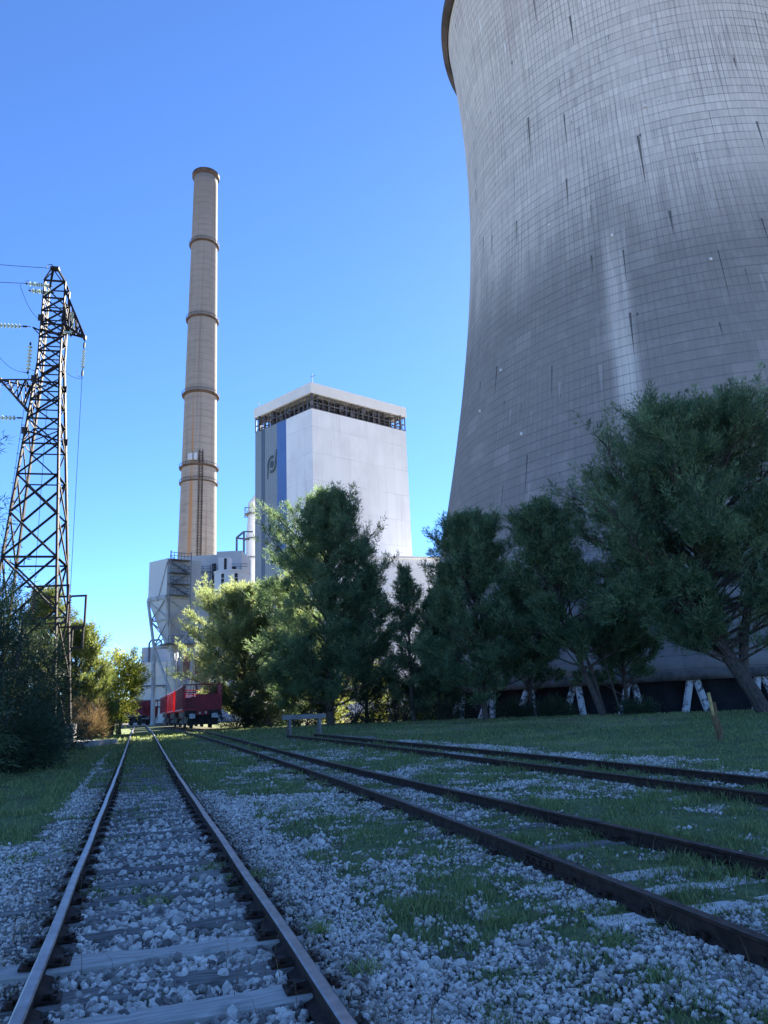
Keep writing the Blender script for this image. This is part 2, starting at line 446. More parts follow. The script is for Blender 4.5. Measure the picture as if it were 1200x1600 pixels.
M['cream'] = mat_clad('cream_wall', (.62, .58, .44), 20, 5, (.52, .48, .36), .3)
M['cream_pale'] = mat_clad('pale_cream_wall', (.62, .61, .54), 5.2, 6, (.45, .43, .38), .4, 0, (.22, .2, .18))
M['pale_grey'] = mat_clad('pale_grey_wall', (.43, .45, .49), 20, 5, (.36, .38, .4), .25)
M['pipe'] = plain('dark_pipe_steel', (.13, .14, .15), .5, .4, .3, 1, coord='geo')
M['tower_col'] = mat_peel('flaking_white_column_paint', (.62, .62, .60), (.09, .085, .08))
M['rim_dark'] = plain('sooty_rim_concrete', (.07, .055, .05), .9, 0, .4, .3, coord='geo')
M['concrete'] = plain('grey_concrete', (.30, .295, .285), .9, 0, .3, 2, dirt=(.16, .15, .14), coord='geo', bump=.3)
M['ring_dark'] = plain('rusty_gallery_steel', (.085, .060, .048), .8, .2, .4, .5, coord='geo')
M['red'] = plain('faded_red_wagon_paint', (.22, .012, .026), .5, 0, .25, 1.2, dirt=(.17, .016, .022), coord='geo')
M['red_bright'] = plain('bright_red_wagon_paint', (.80, .03, .028), .45, 0, .12, 1.2, coord='geo')
M['red_dark'] = plain('dark_red_wagon_paint', (.20, .016, .026), .6, 0, .25, 1.2, coord='geo')
M['black_steel'] = plain('sooty_underframe', (.022, .021, .022), .7, .2, .3, 3, coord='geo')
M['buffer'] = plain('greased_buffer_steel', (.22, .24, .27), .4, .6, .3, 6)
M['yellow_mark'] = plain('pale_stencil_paint', (.60, .56, .44), .6, 0, .1, 3)
M['coal'] = plain('coal_load', (.03, .03, .032), .8, 0, .5, 4, bump=.8)
M['flower'] = plain('yellow_petals', (.75, .62, .03), .6, 0, .1, 5)

# ------------------------------------------------------------------ terrain
TX, TY = 45.86, 105.46                   # cooling tower axis
def g(x, y):
    x = np.asarray(x, float); y = np.asarray(y, float)
    z = 0.40 * ss(16, 64, y)
    u = (x - (10.9 - .31 * y)) * .955
    z = z + 0.14 * ss(3, 18, u)
    rho = np.hypot(x - TX, y - TY)
    z = z * ss(49, 63, rho) - 1.0 * (1 - ss(50, 63, rho))
    return z
def gz(x, y): return float(g(x, y))

A_pts = np.array([[-11.89, 46.69], [-4.92, 27.43], [-1.72, 17.76], [-0.2, 13.04], [0.65, 10.16], [1.16, 8.16], [1.5, 6.84], [1.93, 5.43], [2.12, 4.79]])
B_pts = np.array([[-10.17, 45.12], [-4.95, 30.4], [-2.12, 22.0], [-0.25, 17.02], [0.9, 13.6], [1.64, 11.2], [2.15, 9.54], [2.56, 8.43], [2.91, 7.62], [3.18, 6.94]])
C_pts = np.array([[-4.88, 39.02], [-2.38, 33.48], [-0.37, 27.92], [1.56, 22.6], [2.81, 18.65], [3.73, 16.09], [4.38, 14.02], [4.84, 12.34], [5.17, 10.96]])
D_pts = np.array([[-3.42, 39.04], [-0.41, 31.4], [1.83, 26.3], [3.33, 21.98], [4.38, 18.77], [5.13, 16.33], [5.69, 14.43], [6.14, 12.93]])
def pfit(P, deg):
    w = 1 / np.sqrt(P[:, 1]); return np.poly1d(np.polyfit(P[:, 1], P[:, 0], deg, w=w))
pA, pB, pC, pD = (pfit(P, 3) for P in (A_pts, B_pts, C_pts, D_pts))
def lin_ext(p, y, y0, y1):
    y = np.asarray(y, float); yc = np.clip(y, y0, y1)
    return p(yc) + np.polyder(p)(yc) * (y - yc)
xA = lambda y: lin_ext(pA, y, 5.0, 46)
xB = lambda y: lin_ext(pB, y, 7.2, 45)
xC = lambda y: lin_ext(pC, y, 11.2, 39)
xD = lambda y: lin_ext(pD, y, 13.2, 39)
x1 = lambda y: -1.085 - .333 * (np.asarray(y, float) - 4)
xL = lambda y: x1(y) - .775
xR = lambda y: x1(y) + .775

def cover(x, y):
    """how much turf grows at a point, how dry it is, how earthy, with shade painted in under the wagons"""
    d1 = (x - x1(y)) * .949
    n1 = fbm(x * .42 + 3, y * .42 + 9); n2 = fbm(x * 1.5 + 40, y * 1.5); n3 = fbm(x * 5 + 7, y * 5 + 3)
    nz = .40 * n1 + .30 * n2 + .30 * n3
    nz = np.clip((nz - .30) / .40, 0, 1)
    u = (x - xD(y)) * .955
    x2 = (xA(y) + xB(y)) / 2; d2 = (x - x2) * .95
    base = .54 + .14 * ss(9, 22, y) + .06 * ss(3.5, 1, np.abs(d2))
    base = np.where(np.abs(d2) < 1.3, .60, base)
    base = np.where((d2 >= 1.3) & (u < 0), .66, base)
    tr = ss(1.75, 1.25, np.abs(d1))
    base = base * (1 - tr) + tr * (.16 + .70 * ss(12, 21, y))
    lf = ss(1.3, 1.5, -d1)
    base = base * (1 - lf) + lf * (.16 + 1.0 * ss(8.0, 11.5, y - 1.0) * ss(1.25, 1.9, -d1))
    fl = ss(.3, 1.2, u)
    base = base * (1 - fl) + fl * (.42 + .8 * ss(1.5, 4.0, u))
    base = base + .5 * ss(40, 60, y) - 1.6 * ss(125, 135, y) - 1.2 * ss(-3, -12, y)  # unseen bare gravel behind the viewer is added to bounce sunlight
    C = ss(-.40, .34, base - nz + .22 * (fbm(x * 9 + 3, y * 9 + 1, 2) - .5))
    dry = ss(.5, .66, fbm(x * .16 + 11, y * .3 + 4)) * ss(2.0, 5, u) * .75
    dirt = ss(.56, .70, fbm(x * .9 + 70, y * .9 + 20)) * .55
    dirt = np.maximum(dirt, .9 * ss(3.2, 1.6, np.abs(x - (-15.4 - .335 * (y - 61.6)))) * ss(56, 59, y))  # dark strip along the train: shade beneath the wagons painted in
    rho = np.hypot(x - TX, y - TY)
    dirt = np.maximum(dirt, .95 * (1 - ss(61, 66, rho)))
    return C, dry, dirt

def build_ground():
    rad = np.concatenate([np.linspace(.4, 2.5, 8), np.geomspace(2.7, 90, 300), np.geomspace(95, 4000, 40)])
    ang = np.concatenate([np.linspace(-48, 48, 520), np.linspace(49, 311, 90)])
    a = np.radians(ang)
    X = rad[:, None] * np.sin(a)[None]; Y = rad[:, None] * np.cos(a)[None]
    Z = g(X, Y)
    near = ss(60, 25, rad)[:, None]
    C, D, E = cover(X, Y)
    Z = Z + near * (.05 * (fbm(X * 1.1, Y * 1.1) - .5) + .035 * (fbm(X * 6, Y * 6, 3) - .5)) - .012
    d1 = np.abs(X - x1(Y)) * .949
    Z = Z - .03 * ss(1.1, .9, d1) * near
    V = np.stack([X, Y, Z], -1).reshape(-1, 3)
    nr, na = X.shape
    V = np.vstack([V, [[0, 0, 0]]])
    i, j = np.meshgrid(np.arange(nr - 1), np.arange(na), indexing='ij'); j2 = (j + 1) % na
    F = np.stack([i * na + j, i * na + j2, (i + 1) * na + j2, (i + 1) * na + j], -1).reshape(-1, 4)[:, ::-1]
    colr = np.vstack([np.stack([C, D, E], -1).reshape(-1, 3), [[.2, 0, 0]]])
    o = arr_mesh('ground', V, F, M['ground'], colors=colr, smooth=True, cname='cover')
    tag(o, kind='structure')
build_ground()

# ------------------------------------------------------------------ loose ballast stones
_phi = (1 + 5 ** .5) / 2
ICO_V = np.array([(-1, _phi, 0), (1, _phi, 0), (-1, -_phi, 0), (1, -_phi, 0), (0, -1, _phi), (0, 1, _phi), (0, -1, -_phi), (0, 1, -_phi), (_phi, 0, -1), (_phi, 0, 1), (-_phi, 0, -1), (-_phi, 0, 1)]) / math.hypot(1, _phi)
ICO_F = np.array([(0, 11, 5), (0, 5, 1), (0, 1, 7), (0, 7, 10), (0, 10, 11), (1, 5, 9), (5, 11, 4), (11, 10, 2), (10, 7, 6), (7, 1, 8), (3, 9, 4), (3, 4, 2), (3, 2, 6), (3, 6, 8), (3, 8, 9), (4, 9, 5), (2, 4, 11), (6, 2, 10), (8, 6, 7), (9, 8, 1)])

def rand_rot(n):
    q = rng.normal(size=(n, 4)); q /= np.linalg.norm(q, axis=1)[:, None]
    w, x, y, z = q.T
    return np.stack([1 - 2 * (y * y + z * z), 2 * (x * y - z * w), 2 * (x * z + y * w), 2 * (x * y + z * w), 1 - 2 * (x * x + z * z), 2 * (y * z - x * w),
                     2 * (x * z - y * w), 2 * (y * z + x * w), 1 - 2 * (x * x + y * y)], -1).reshape(n, 3, 3)

def sample_polar(n, r0, r1, amax, p=1.0):
    """points in a sector, density falling as r^-p relative to even cover"""
    t = rng.random(n)
    if abs(p - 2) < 1e-6: r = r0 * (r1 / r0) ** t
    else:
        k = 2 - p; r = (r0 ** k + t * (r1 ** k - r0 ** k)) ** (1 / k)
    a = np.radians(rng.uniform(-amax, amax, n))
    return r * np.sin(a), r * np.cos(a), r

SLEEPERS1 = [1.2, 1.85, 2.5, 3.15, 3.8, 4.38, 4.86, 5.42, 6.0, 6.55]
SLEEPERS1 += [round(7.12 + .6 * i, 2) for i in range(32)]
def near_sleeper(x, y):
    d1 = (x - x1(y)); s = y + .333 * 0 * d1
    # sleepers lie square to the track: distance along the track direction
    along = (y - 0) * .949 - .316 * (x + 1.085 - .333 * 4) * 1.0
    return along
TD = np.array([-.316, .949])             # track 1 direction
def along1(x, y): return x * TD[0] + y * TD[1]
SL_AL = np.array([along1(float(x1(s)), s) for s in SLEEPERS1])

def build_stones():
    X, Y, Rr = sample_polar(640000, 3.2, 34, 37, 1.4)
    C, D, E = cover(X, Y)
    keep = rng.random(len(X)) > np.clip(C * 1.25 - .10, 0, 1.0)
    keep &= rng.random(len(X)) < .62 + .38 * ss(6, 14, Y)
    keep &= ~(((X - xD(Y)) * .955 > 3.2) & (C > .3))
    keep &= rng.random(len(X)) > E * .45
    for f in (xL, xR, xA, xB, xC, xD):
        keep &= np.abs(X - f(Y)) * .95 > .085
    d1 = np.abs(X - x1(Y)) * .949
    al = along1(X, Y)
    ds = np.min(np.abs(al[:, None] - SL_AL[None]), axis=1)
    on = (d1 < 1.3) & (ds < .115)
    si = np.argmin(np.abs(al[:, None] - SL_AL[None]), axis=1)
    bare = np.array([.0, .0, .0, .0, .0, 1.0, .62, 1.0, .40, .45, .30] + [.42] * 60)[si]
    patch = fbm(X * 2.6 + 31 * si, Y * 2.6 + 7, 2)
    bare = np.where(bare > .9, .97, np.clip(bare * 2.0 * (patch > .50), 0, .95))
    side = (X - x1(Y)) * .949
    bare = np.where(side > .80, 0.0, np.where(side < -.80, np.where(si == 7, .9, np.where(si == 5, .7, .15)), bare))
    keep &= ~(on & (rng.random(len(X)) < bare))
    keep &= ~(on & (np.abs(side) < .85) & (Y > 7) & (rng.random(len(X)) < .5))
    keep &= ~((d1 < .66) & (Y < 12) & (rng.random(len(X)) < .42))
    keep &= ~((d1 < .95) & (d1 > .62) & (rng.random(len(X)) < .55))
    fine = C[keep]
    X, Y, Rr, d1, on = X[keep], Y[keep], Rr[keep], d1[keep], on[keep]
    n = len(X)
    size = np.exp(rng.normal(np.log(.0128), .36, n)) * (1 + .012 * np.clip(Rr - 8, 0, 30))
    inner = d1 < .66
    size = np.where(inner & (Y < 12), size * 1.75, size)
    bs = rng.random(n) < .004; size = np.where(bs, size * 1.9, size)
    size = np.clip(size, .007, .055)
    sc = size[:, None] * rng.uniform(.62, 1.25, (n, 3)); sc[:, 2] *= .8
    shp = rng.uniform(.72, 1.2, (n, 12))
    L = ICO_V[None] * shp[..., None] * sc[:, None, :]
    L = np.einsum('nij,nvj->nvi', rand_rot(n), L)
    Z = g(X, Y) + size * .22 + np.where(inner, .034 * rng.random(n) - .026, .005 * rng.random(n)) + np.where(on, .012, 0)
    V = L + np.stack([X, Y, Z], -1)[:, None]
    F = ICO_F[None] + (np.arange(n) * 12)[:, None, None]
    sd = (X - x1(Y)) * .949
    tone = np.clip(np.where(rng.random(n) < .68, rng.normal(.82, .16, n), rng.normal(.25, .15, n)) - .30 * ((np.abs(np.abs(sd) - .85) < .22) * rng.random(n)) - .10 * inner, 0, 1); warm = np.where(rng.random(n) < .16 + .5 * (np.abs(np.abs(sd) - .85) < .22), rng.uniform(.3, 1, n), 0) * ~inner
    colr = np.repeat(np.stack([tone, warm, tone], -1), 12, axis=0)
    o = arr_mesh('loose_ballast', V.reshape(-1, 3), F.reshape(-1, 3), M['stone'], colors=colr)
    tag(o, 'pale grey angular ballast stones strewn between and beside the rails', 'gravel', kind='stuff')
    print('stones', n)
build_stones()

# ------------------------------------------------------------------ grass
def blades(X, Y, Z, H, W, lean, tint, seg2=True):
    n = len(X)
    a = rng.uniform(0, 2 * np.pi, n); b = rng.uniform(0, 2 * np.pi, n)
    wv = np.stack([np.cos(a), np.sin(a), np.zeros(n)], -1) * W[:, None] / 2
    lv = np.stack([np.cos(b), np.sin(b), np.zeros(n)], -1) * (H * lean)[:, None]
    P = np.stack([X, Y, Z], -1)
    up = np.array([0, 0, 1.0]) * H[:, None]
    v = np.stack([P - wv, P + wv, P + .55 * up + .3 * lv + wv * .7, P + .55 * up + .3 * lv - wv * .7, P + up + lv], 1)
    q = np.arange(n)[:, None] * 5
    F = np.concatenate([q + [0, 1, 2], q + [0, 2, 3], q + [3, 2, 4]], 0)
    return v.reshape(-1, 3), F, np.repeat(tint, 5, axis=0)

def build_grass():
    X, Y, Rr = sample_polar(430000, 3.2, 62, 38, 1.75)
    C, D, E = cover(X, Y)
    t1 = fbm(X * 2.2 + 5, Y * 2.2 + 8, 3)
    keep = rng.random(len(X)) < np.clip(C * 1.05 + .05, 0, 1) * np.clip(.25 + 2.2 * (t1 - .34), .12, 1) * (1 - .5 * E)
    for f in (xL, xR, xA, xB, xC, xD): keep &= np.abs(X - f(Y)) * .95 > .05
    keep &= np.hypot(X - TX, Y - TY) > 60
    al = along1(X, Y); d1 = np.abs(X - x1(Y)) * .949
    ds = np.min(np.abs(al[:, None] - SL_AL[None]), axis=1)
    keep &= ~((d1 < 1.3) & (ds < .12) & (Y < 7))
    X, Y, Rr, C, D, t1 = X[keep], Y[keep], Rr[keep], C[keep], D[keep], t1[keep]
    n = len(X)
    u = (X - xD(Y)) * .955
    H = rng.uniform(.018, .055, n) * (1 + 1.3 * ss(.52, .74, t1)) * (.6 + .5 * ss(.3, .85, C)) * (1 + .5 * ss(10, 30, Rr)) * np.where(u > 3, .85, 1)
    W = .0035 + .0010 * Rr
    tint = np.stack([np.clip(rng.normal(.4, .25, n) + .5 * D, 0, 1), rng.random(n), D], -1)
    V, F, c = blades(X, Y, g(X, Y) - .004, H, W, rng.uniform(.2, .9, n), tint)
    o = arr_mesh('turf', V, F, M['grass'], colors=c)
    tag(o, 'short patchy green turf and weeds growing through the gravel and over the field', 'grass', kind='stuff')
    print('blades', n)
build_grass()

def build_stalks():
    n = 1500; f = rng.integers(0, 6, n); Y = 4 + 26 * rng.random(n) ** 1.5
    X = np.zeros(n)
    for k, fn in enumerate((xL, xR, xA, xB, xC, xD)):
        X = np.where(f == k, fn(Y), X)
    X = X + rng.choice([-1, 1], n) * rng.uniform(.07, .5, n)
    clump = fbm(X * 1.7 + 90, Y * 1.7 + 30, 2) > .5
    X, Y = X[clump], Y[clump]; n = len(X)
    V, F, c = blades(X, Y, g(X, Y), rng.uniform(.08, .26, n), rng.uniform(.0025, .004, n) + .0004 * Y, rng.uniform(.1, .7, n), np.stack([rng.random(n), rng.random(n), np.zeros(n)], -1))
    o = arr_mesh('dry_stalks', V, F, M['leaf_dry'], colors=c); tag(o, 'thin dry brown weed stalks along the rails', 'weeds', kind='stuff')
build_stalks()

def tuft(x, y, n, h, spread, label, flat=.9):
    r = spread * np.sqrt(rng.random(n)) * .5; a = rng.uniform(0, 2 * np.pi, n)
    X = x + r * np.cos(a); Y = y + r * np.sin(a)
    H = rng.uniform(.45, 1, n) * h; W = rng.uniform(.005, .010, n)
    tint = np.stack([rng.uniform(.3, 1, n), rng.uniform(.3, 1, n), np.zeros(n)], -1)
    V, F, c = blades(X, Y, np.zeros(n) + gz(x, y) - .01, H, W, rng.uniform(.3, flat + .4, n), tint)
    V = V - np.array([x, y, gz(x, y)])
    o = arr_mesh('grass_tuft', V, F, M['grass'], colors=c); o.location = (x, y, gz(x, y))
    tag(o, label, 'grass tuft', 'larger tufts of grass standing in the gravel')
tuft(-.58, 5.75, 80, .17, .12, 'upright grass tuft close beside the right rail of the left track')
tuft(.68, 5.95, 80, .13, .22, 'star shaped grass tuft in open gravel between the left and middle tracks', 1.5)
tuft(1.36, 5.35, 120, .10, .34, 'low spreading grass tuft in the gravel nearest the bottom edge', 1.4)
tuft(-.24, 4.95, 110, .12, .22, 'dark grass tuft against the outside of the left track in the foreground')
tuft(-1.9, 8.2, 100, .10, .34, 'grass tuft inside the left track near its right rail', 1.2)
tuft(-2.1, 6.9, 80, .10, .26, 'small grass tuft between two sleepers of the left track', 1.1)

# ------------------------------------------------------------------ railway tracks
PROF = [(-.066, 0), (.066, 0), (.066, .012), (.014, .032), (.011, .105), (.035, .118), (.036, .143), (.026, .150), (-.026, .150), (-.036, .143), (-.035, .118), (-.011, .105), (-.014, .032), (-.066, .012)]
def rail(fx, y0, y1, top, parent, zoff=0.0):
    ys = np.arange(y0, y1 + .01, .5); m = MB(); prev = None
    for i, y in enumerate(ys):
        x = float(fx(y)); x2 = float(fx(y + .05)); t = Vector((x2 - x, .05, 0)).normalized(); nrm = Vector((t.y, -t.x, 0))
        jit = .004 * math.sin(y * 1.7 + y0)
        ring = [Vector((x, y, gz(x, y) + zoff)) + nrm * (a + jit) + Vector((0, 0, b)) for a, b in PROF]
        if prev:
            for k in range(len(PROF)):
                k2 = (k + 1) % len(PROF)
                m.face([prev[k], prev[k2], ring[k2], ring[k]], 1 if k in (7,) else (1 if k in (6, 8) else 0))
        else: m.face(ring)
        prev = ring
    m.face(prev[::-1])
    return m.build('rail', [M['rail_rust'], top], parent)

def sleeper_mesh(L, w, h, seed):
    r = random.Random(seed); m = MB(); nx = 9
    tops = [(r.uniform(-.012, .006), r.uniform(-.012, .006), r.uniform(-.01, .01), r.uniform(-.01, .01)) for _ in range(nx + 1)]
    def ring(i):
        x = -L / 2 + L * i / nx; a, b, c, d = tops[i]
        return [Vector((x, -w / 2 + c, -h)), Vector((x, w / 2 + d, -h)), Vector((x, w / 2 + d, -.014 + b)), Vector((x, w / 2 - .014 + d, b)), Vector((x, -w / 2 + .014 + c, a)), Vector((x, -w / 2 + c, -.014 + a))]
    R0 = [ring(i) for i in range(nx + 1)]
    for i in range(nx):
        for k in range(6):
            k2 = (k + 1) % 6; m.face([R0[i][k], R0[i][k2], R0[i + 1][k2], R0[i + 1][k]][::-1])
    m.face(R0[0]); m.face(R0[-1][::-1])
    # cast chairs with bolts under the rails
    for sx in ((-.735, .735) if L > 2.3 else (-.735 + .21, .735 + .21)):
        m.box((sx, 0, .006), (.30, .15, .016), mi=1)
        for ox in (-.11, .11):
            for oy in (-.045, .045): m.box((sx + ox, oy, .022), (.032, .032, .028), mi=1)
            m.box((sx + ox * .72, 0, .030), (.05, .07, .022), mi=1)
    return m
def track(label, fa, fb, y0, y1, top, sl, up, sunk):
    root = empty('railway_track', (0, 0, 0)); tag(root, label, 'railway track', 'railway tracks across the yard')
    rail(fa, y0, y1, top, root); rail(fb, y0, y1, top, root)
    for yj in (7.6, 19.6, 31.6):
        for f in (fa, fb):
            m = MB(); x = float(f(yj)); t = Vector((float(f(yj + .1)) - x, .1, 0)).normalized(); nr_ = Vector((t.y, -t.x, 0)); z = gz(x, yj)
            for sd in (-1, 1):
                c = Vector((x, yj, z + .068)) + nr_ * sd * .026
                m.box(c, (.022, .56, .062), Matrix.Rotation(math.atan2(-t.x, t.y), 3, 'Z'))
                for q in (-.2, -.07, .07, .2): m.box(c + t * q + nr_ * sd * .02, (.03, .034, .034), Matrix.Rotation(.4, 3, 'Z'))
            m.build('fishplate', M['rail_rust'], root)
    protos = {}
    for i, (y, dark) in enumerate(sl):
        k = (i % 4, dark)
        if k not in protos:
            o = sleeper_mesh(2.5 if fa is not xL else 2.2, .24, .14, i).build('sleeper', [M['sleeper_dark'] if dark else M['sleeper'], M['rail_rust']], root); protos[k] = o
        else:
            o = protos[k].copy(); col.objects.link(o); o.parent = root
        xa, xb = float(fa(y)), float(fb(y)); xm = (xa + xb) / 2
        t = (float(fa(y + .3)) + float(fb(y + .3))) / 2 - xm
        ang = math.atan2(-t, .3)
        z = gz(xm, y) + (up(y) if callable(up) else up)
        sh = -.21 if fa is xL else random.uniform(-.03, .03)
        o.location = (xm + sh * math.cos(ang), y + sh * math.sin(ang), z)
        o.rotation_euler = (random.uniform(-.01, .01), random.uniform(-.008, .008), ang + random.uniform(-.015, .015))
    return root
s1 = [(y, i not in (5, 7)) for i, y in enumerate(SLEEPERS1)]
track('left railway track with two polished rails, running straight ahead past the red wagons', xL, xR, -8, 118, M['rail_top'], s1, lambda y: .048 if y < 5.6 and abs(y - 4.86) > .1 else .030 - .014 * float(ss(8, 15, y)), 0)
s2 = [(y, y not in (6.1, 6.65, 7.2)) for y in (5.0, 5.55, 6.1, 6.65, 7.2, 8.6, 9.9, 11.2, 12.4, 13.7, 15.0, 16.4, 18.0, 20.0, 22.3, 25)]
track('middle railway track with rusty dark rails leading to the nearest red wagon', xA, xB, -6, 62.5, M['rail_top_rust'], s2, .012, 0)
s3 = [(y, True) for y in (11, 12.5, 14, 15.8, 18, 20.5, 23, 26)]
track('right railway track with dark rails ending at the wooden buffer stop', xC, xD, -2, 41.2, M['rail_top_rust'], s3, .004, 0)

# ------------------------------------------------------------------ cooling tower
PALE_U = 0.0; BROWN_U = 0.0; RUST_U = 0.0
ANG0 = math.atan2(-TY, -TX)              # direction from axis to the viewer
def ang_px(deg): return (ANG0 + R(deg)) % (2 * math.pi)
UREF = 30.0
PALE_U = ang_px(-8) * UREF
BROWN_U = ang_px(-27) * UREF
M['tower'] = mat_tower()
def r_tower(z): return 29.016 * math.sqrt(1 + ((z - 91.78) / 82.3) ** 2)
Z0, ZR = 2.9, 119.9
def build_tower():
    root = empty('cooling_tower', (TX, TY, -1.0))
    tag(root, 'huge grey concrete cooling tower with white slanted columns around its foot', 'cooling tower')
    off = Vector((0, 0, 1.0))
    m = MB(); zs = np.linspace(Z0, ZR, 73)
    prof = [(r_tower(z), z) for z in zs]
    m.lathe(prof, 192, off, 0, uref=UREF)
    inner = [(r_tower(z) - .7, z) for z in zs][::-1]
    m.lathe(inner, 96, off, 1, uref=UREF)
    m.lathe([(r_tower(Z0) - .7, Z0), (r_tower(Z0), Z0)], 192, off, 1)
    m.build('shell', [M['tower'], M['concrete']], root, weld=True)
    m = MB(); rr = r_tower(ZR)
    m.lathe([(rr + .02, ZR - 1.7), (rr + 1.0, ZR - 1.1), (rr + 1.05, ZR + .15), (rr - .9, ZR + .15), (rr - .9, ZR - .6)], 128, off)
    m.build('rim', M['rim_dark'], root, weld=True)
    m = MB(); m.lathe([(r_tower(Z0) + .06, Z0 + .7), (r_tower(Z0) + .25, Z0 + .55), (r_tower(Z0) + .25, Z0 - .12), (r_tower(Z0) - .8, Z0 - .12)], 144, off)
    m.build('ring_beam', plain('dark_ring_beam_concrete', (.13, .125, .115), .9, 0, .4, .8, dirt=(.06, .06, .055), coord='geo'), root, weld=True)  # ring beam coloured darker than the shell above it
    m = MB(); m.lathe([(45.6, -1.0), (45.6, -.55), (45.2, -.55), (45.2, -1.0)], 144, off); m.build('basin_wall', M['concrete'], root)
    m = MB(); m.lathe([(41.7, -1.0), (41.7, 2.86), (0.001, 2.5)], 72, off); m.build('interior_light_block', M['black_inside'], root)  # dark drum added inside to shut out sunlight from the far side
    N = 49; da = .027; rl = r_tower(Z0) - .3
    rt = rl; rb = rl + 1.25
    for i in range(N):
        a = ANG0 + R(4.25) + 2 * math.pi * i / N
        for s in (-1, 1):
            m = MB()
            p0 = Vector(((rb) * math.cos(a + s * da), (rb) * math.sin(a + s * da), -.05))
            p1 = Vector((rt * math.cos(a + s * .006), rt * math.sin(a + s * .006), Z0 + 1.0 - .1))
            n = 8; m.tube([p0, p0.lerp(p1, .4), p0.lerp(p1, .8), p1], .33, n, smooth=True)
            m.build('column', M['tower_col'], root)
    # small warning lamps and pale fixing scars on the face
    m = MB()
    for dg, z in ((-8, 56), (-23, 62), (-38, 44), (3, 74), (-30, 33), (10, 49), (-46, 40)):
        a = ANG0 + R(dg); r_ = r_tower(z) + .1
        m.box(off + Vector((r_ * math.cos(a), r_ * math.sin(a), z)), (.28, .28, .3), Matrix.Rotation(a, 3, 'Z'))
    m.build('marker_lamp', M['white_clad'], root)
build_tower()

# ------------------------------------------------------------------ chimney
def build_chimney():
    cx, cy = -65.5, 250.0; H = 210.5; zb = 0
    root = empty('chimney', (cx, cy, zb)); tag(root, 'very tall slender brown concrete chimney with dark ring galleries', 'chimney')
    def rad(z): return 4.55 + (6.5 - 4.55) * ((H - z) / (H - 55)) ** 1.05
    ac = math.atan2(-cy, -cx)
    m = MB(); zs = list(np.linspace(0, H, 40)); m.lathe([(rad(z), z) for z in zs] + [(rad(H) - .5, H), (rad(H) - .5, H - 6)], 64, uref=5.5)
    m.build('shaft', M['chimney'], root, weld=True)
    for z, d, hh in ((178.0, .75, .9), (145.5, .75, .9), (114.8, 1.0, 1.3), (86.8, .85, 1.0), (81.0, .55, .6)):
        m = MB(); r = rad(z); m.lathe([(r - .05, z - hh * .4), (r + d, z - hh * .1), (r + d, z + .12), (r - .05, z + .12)], 48)
        n = 40
        for k in range(n):
            a = 2 * math.pi * k / n
            p = Vector(((r + d) * math.cos(a), (r + d) * math.sin(a), z)); m.bar(p, p + Vector((0, 0, 1.1)), .08)
        m.lathe([(r + d - .05, z + 1.05), (r + d + .05, z + 1.05), (r + d + .05, z + 1.18), (r + d - .05, z + 1.18)], 48)
        m.build('gallery', M['ring_dark'], root)
    m = MB(); r = rad(H); m.lathe([(r - .1, H - 1.9), (r + .75, H - 1.2), (r + .8, H + .1), (r - .55, H + .1), (r - .55, H - 3)], 48); m.build('crown_ring', M['ring_dark'], root)
    m = MB(); a = ac + .10
    for z0_, z1_ in ((40, 92),):
        for s in (-.09, .09):
            p = lambda z, s=s: Vector(((rad(z) + .25) * math.cos(a + s), (rad(z) + .25) * math.sin(a + s), z))
            m.bar(p(z0_), p(z1_), .32)
        for z in np.arange(z0_, z1_, 1.0):
            m.bar(((rad(z) + .25) * math.cos(a - .09), (rad(z) + .25) * math.sin(a - .09), z), ((rad(z) + .25) * math.cos(a + .09), (rad(z) + .25) * math.sin(a + .09), z), .14, .12)
    m.build('caged_ladder', M['ring_dark'], root)
    m = MB(); a2 = ac - .42; r = rad(88) + .9
    for da, w in ((0, 1.7), (.24, 1.2)):
        m.box((r * math.cos(a2 + da), r * math.sin(a2 + da), 89.2), (1.6, w, 2.4), Matrix.Rotation(a2 + da, 3, 'Z'))
    m.build('monitoring_cabin', M['pale_grey'], root)
RUST_U = ((math.atan2(-250.0, 65.5) - .42) % (2 * math.pi)) * 5.5
M['chimney'] = mat_chimney()
build_chimney()

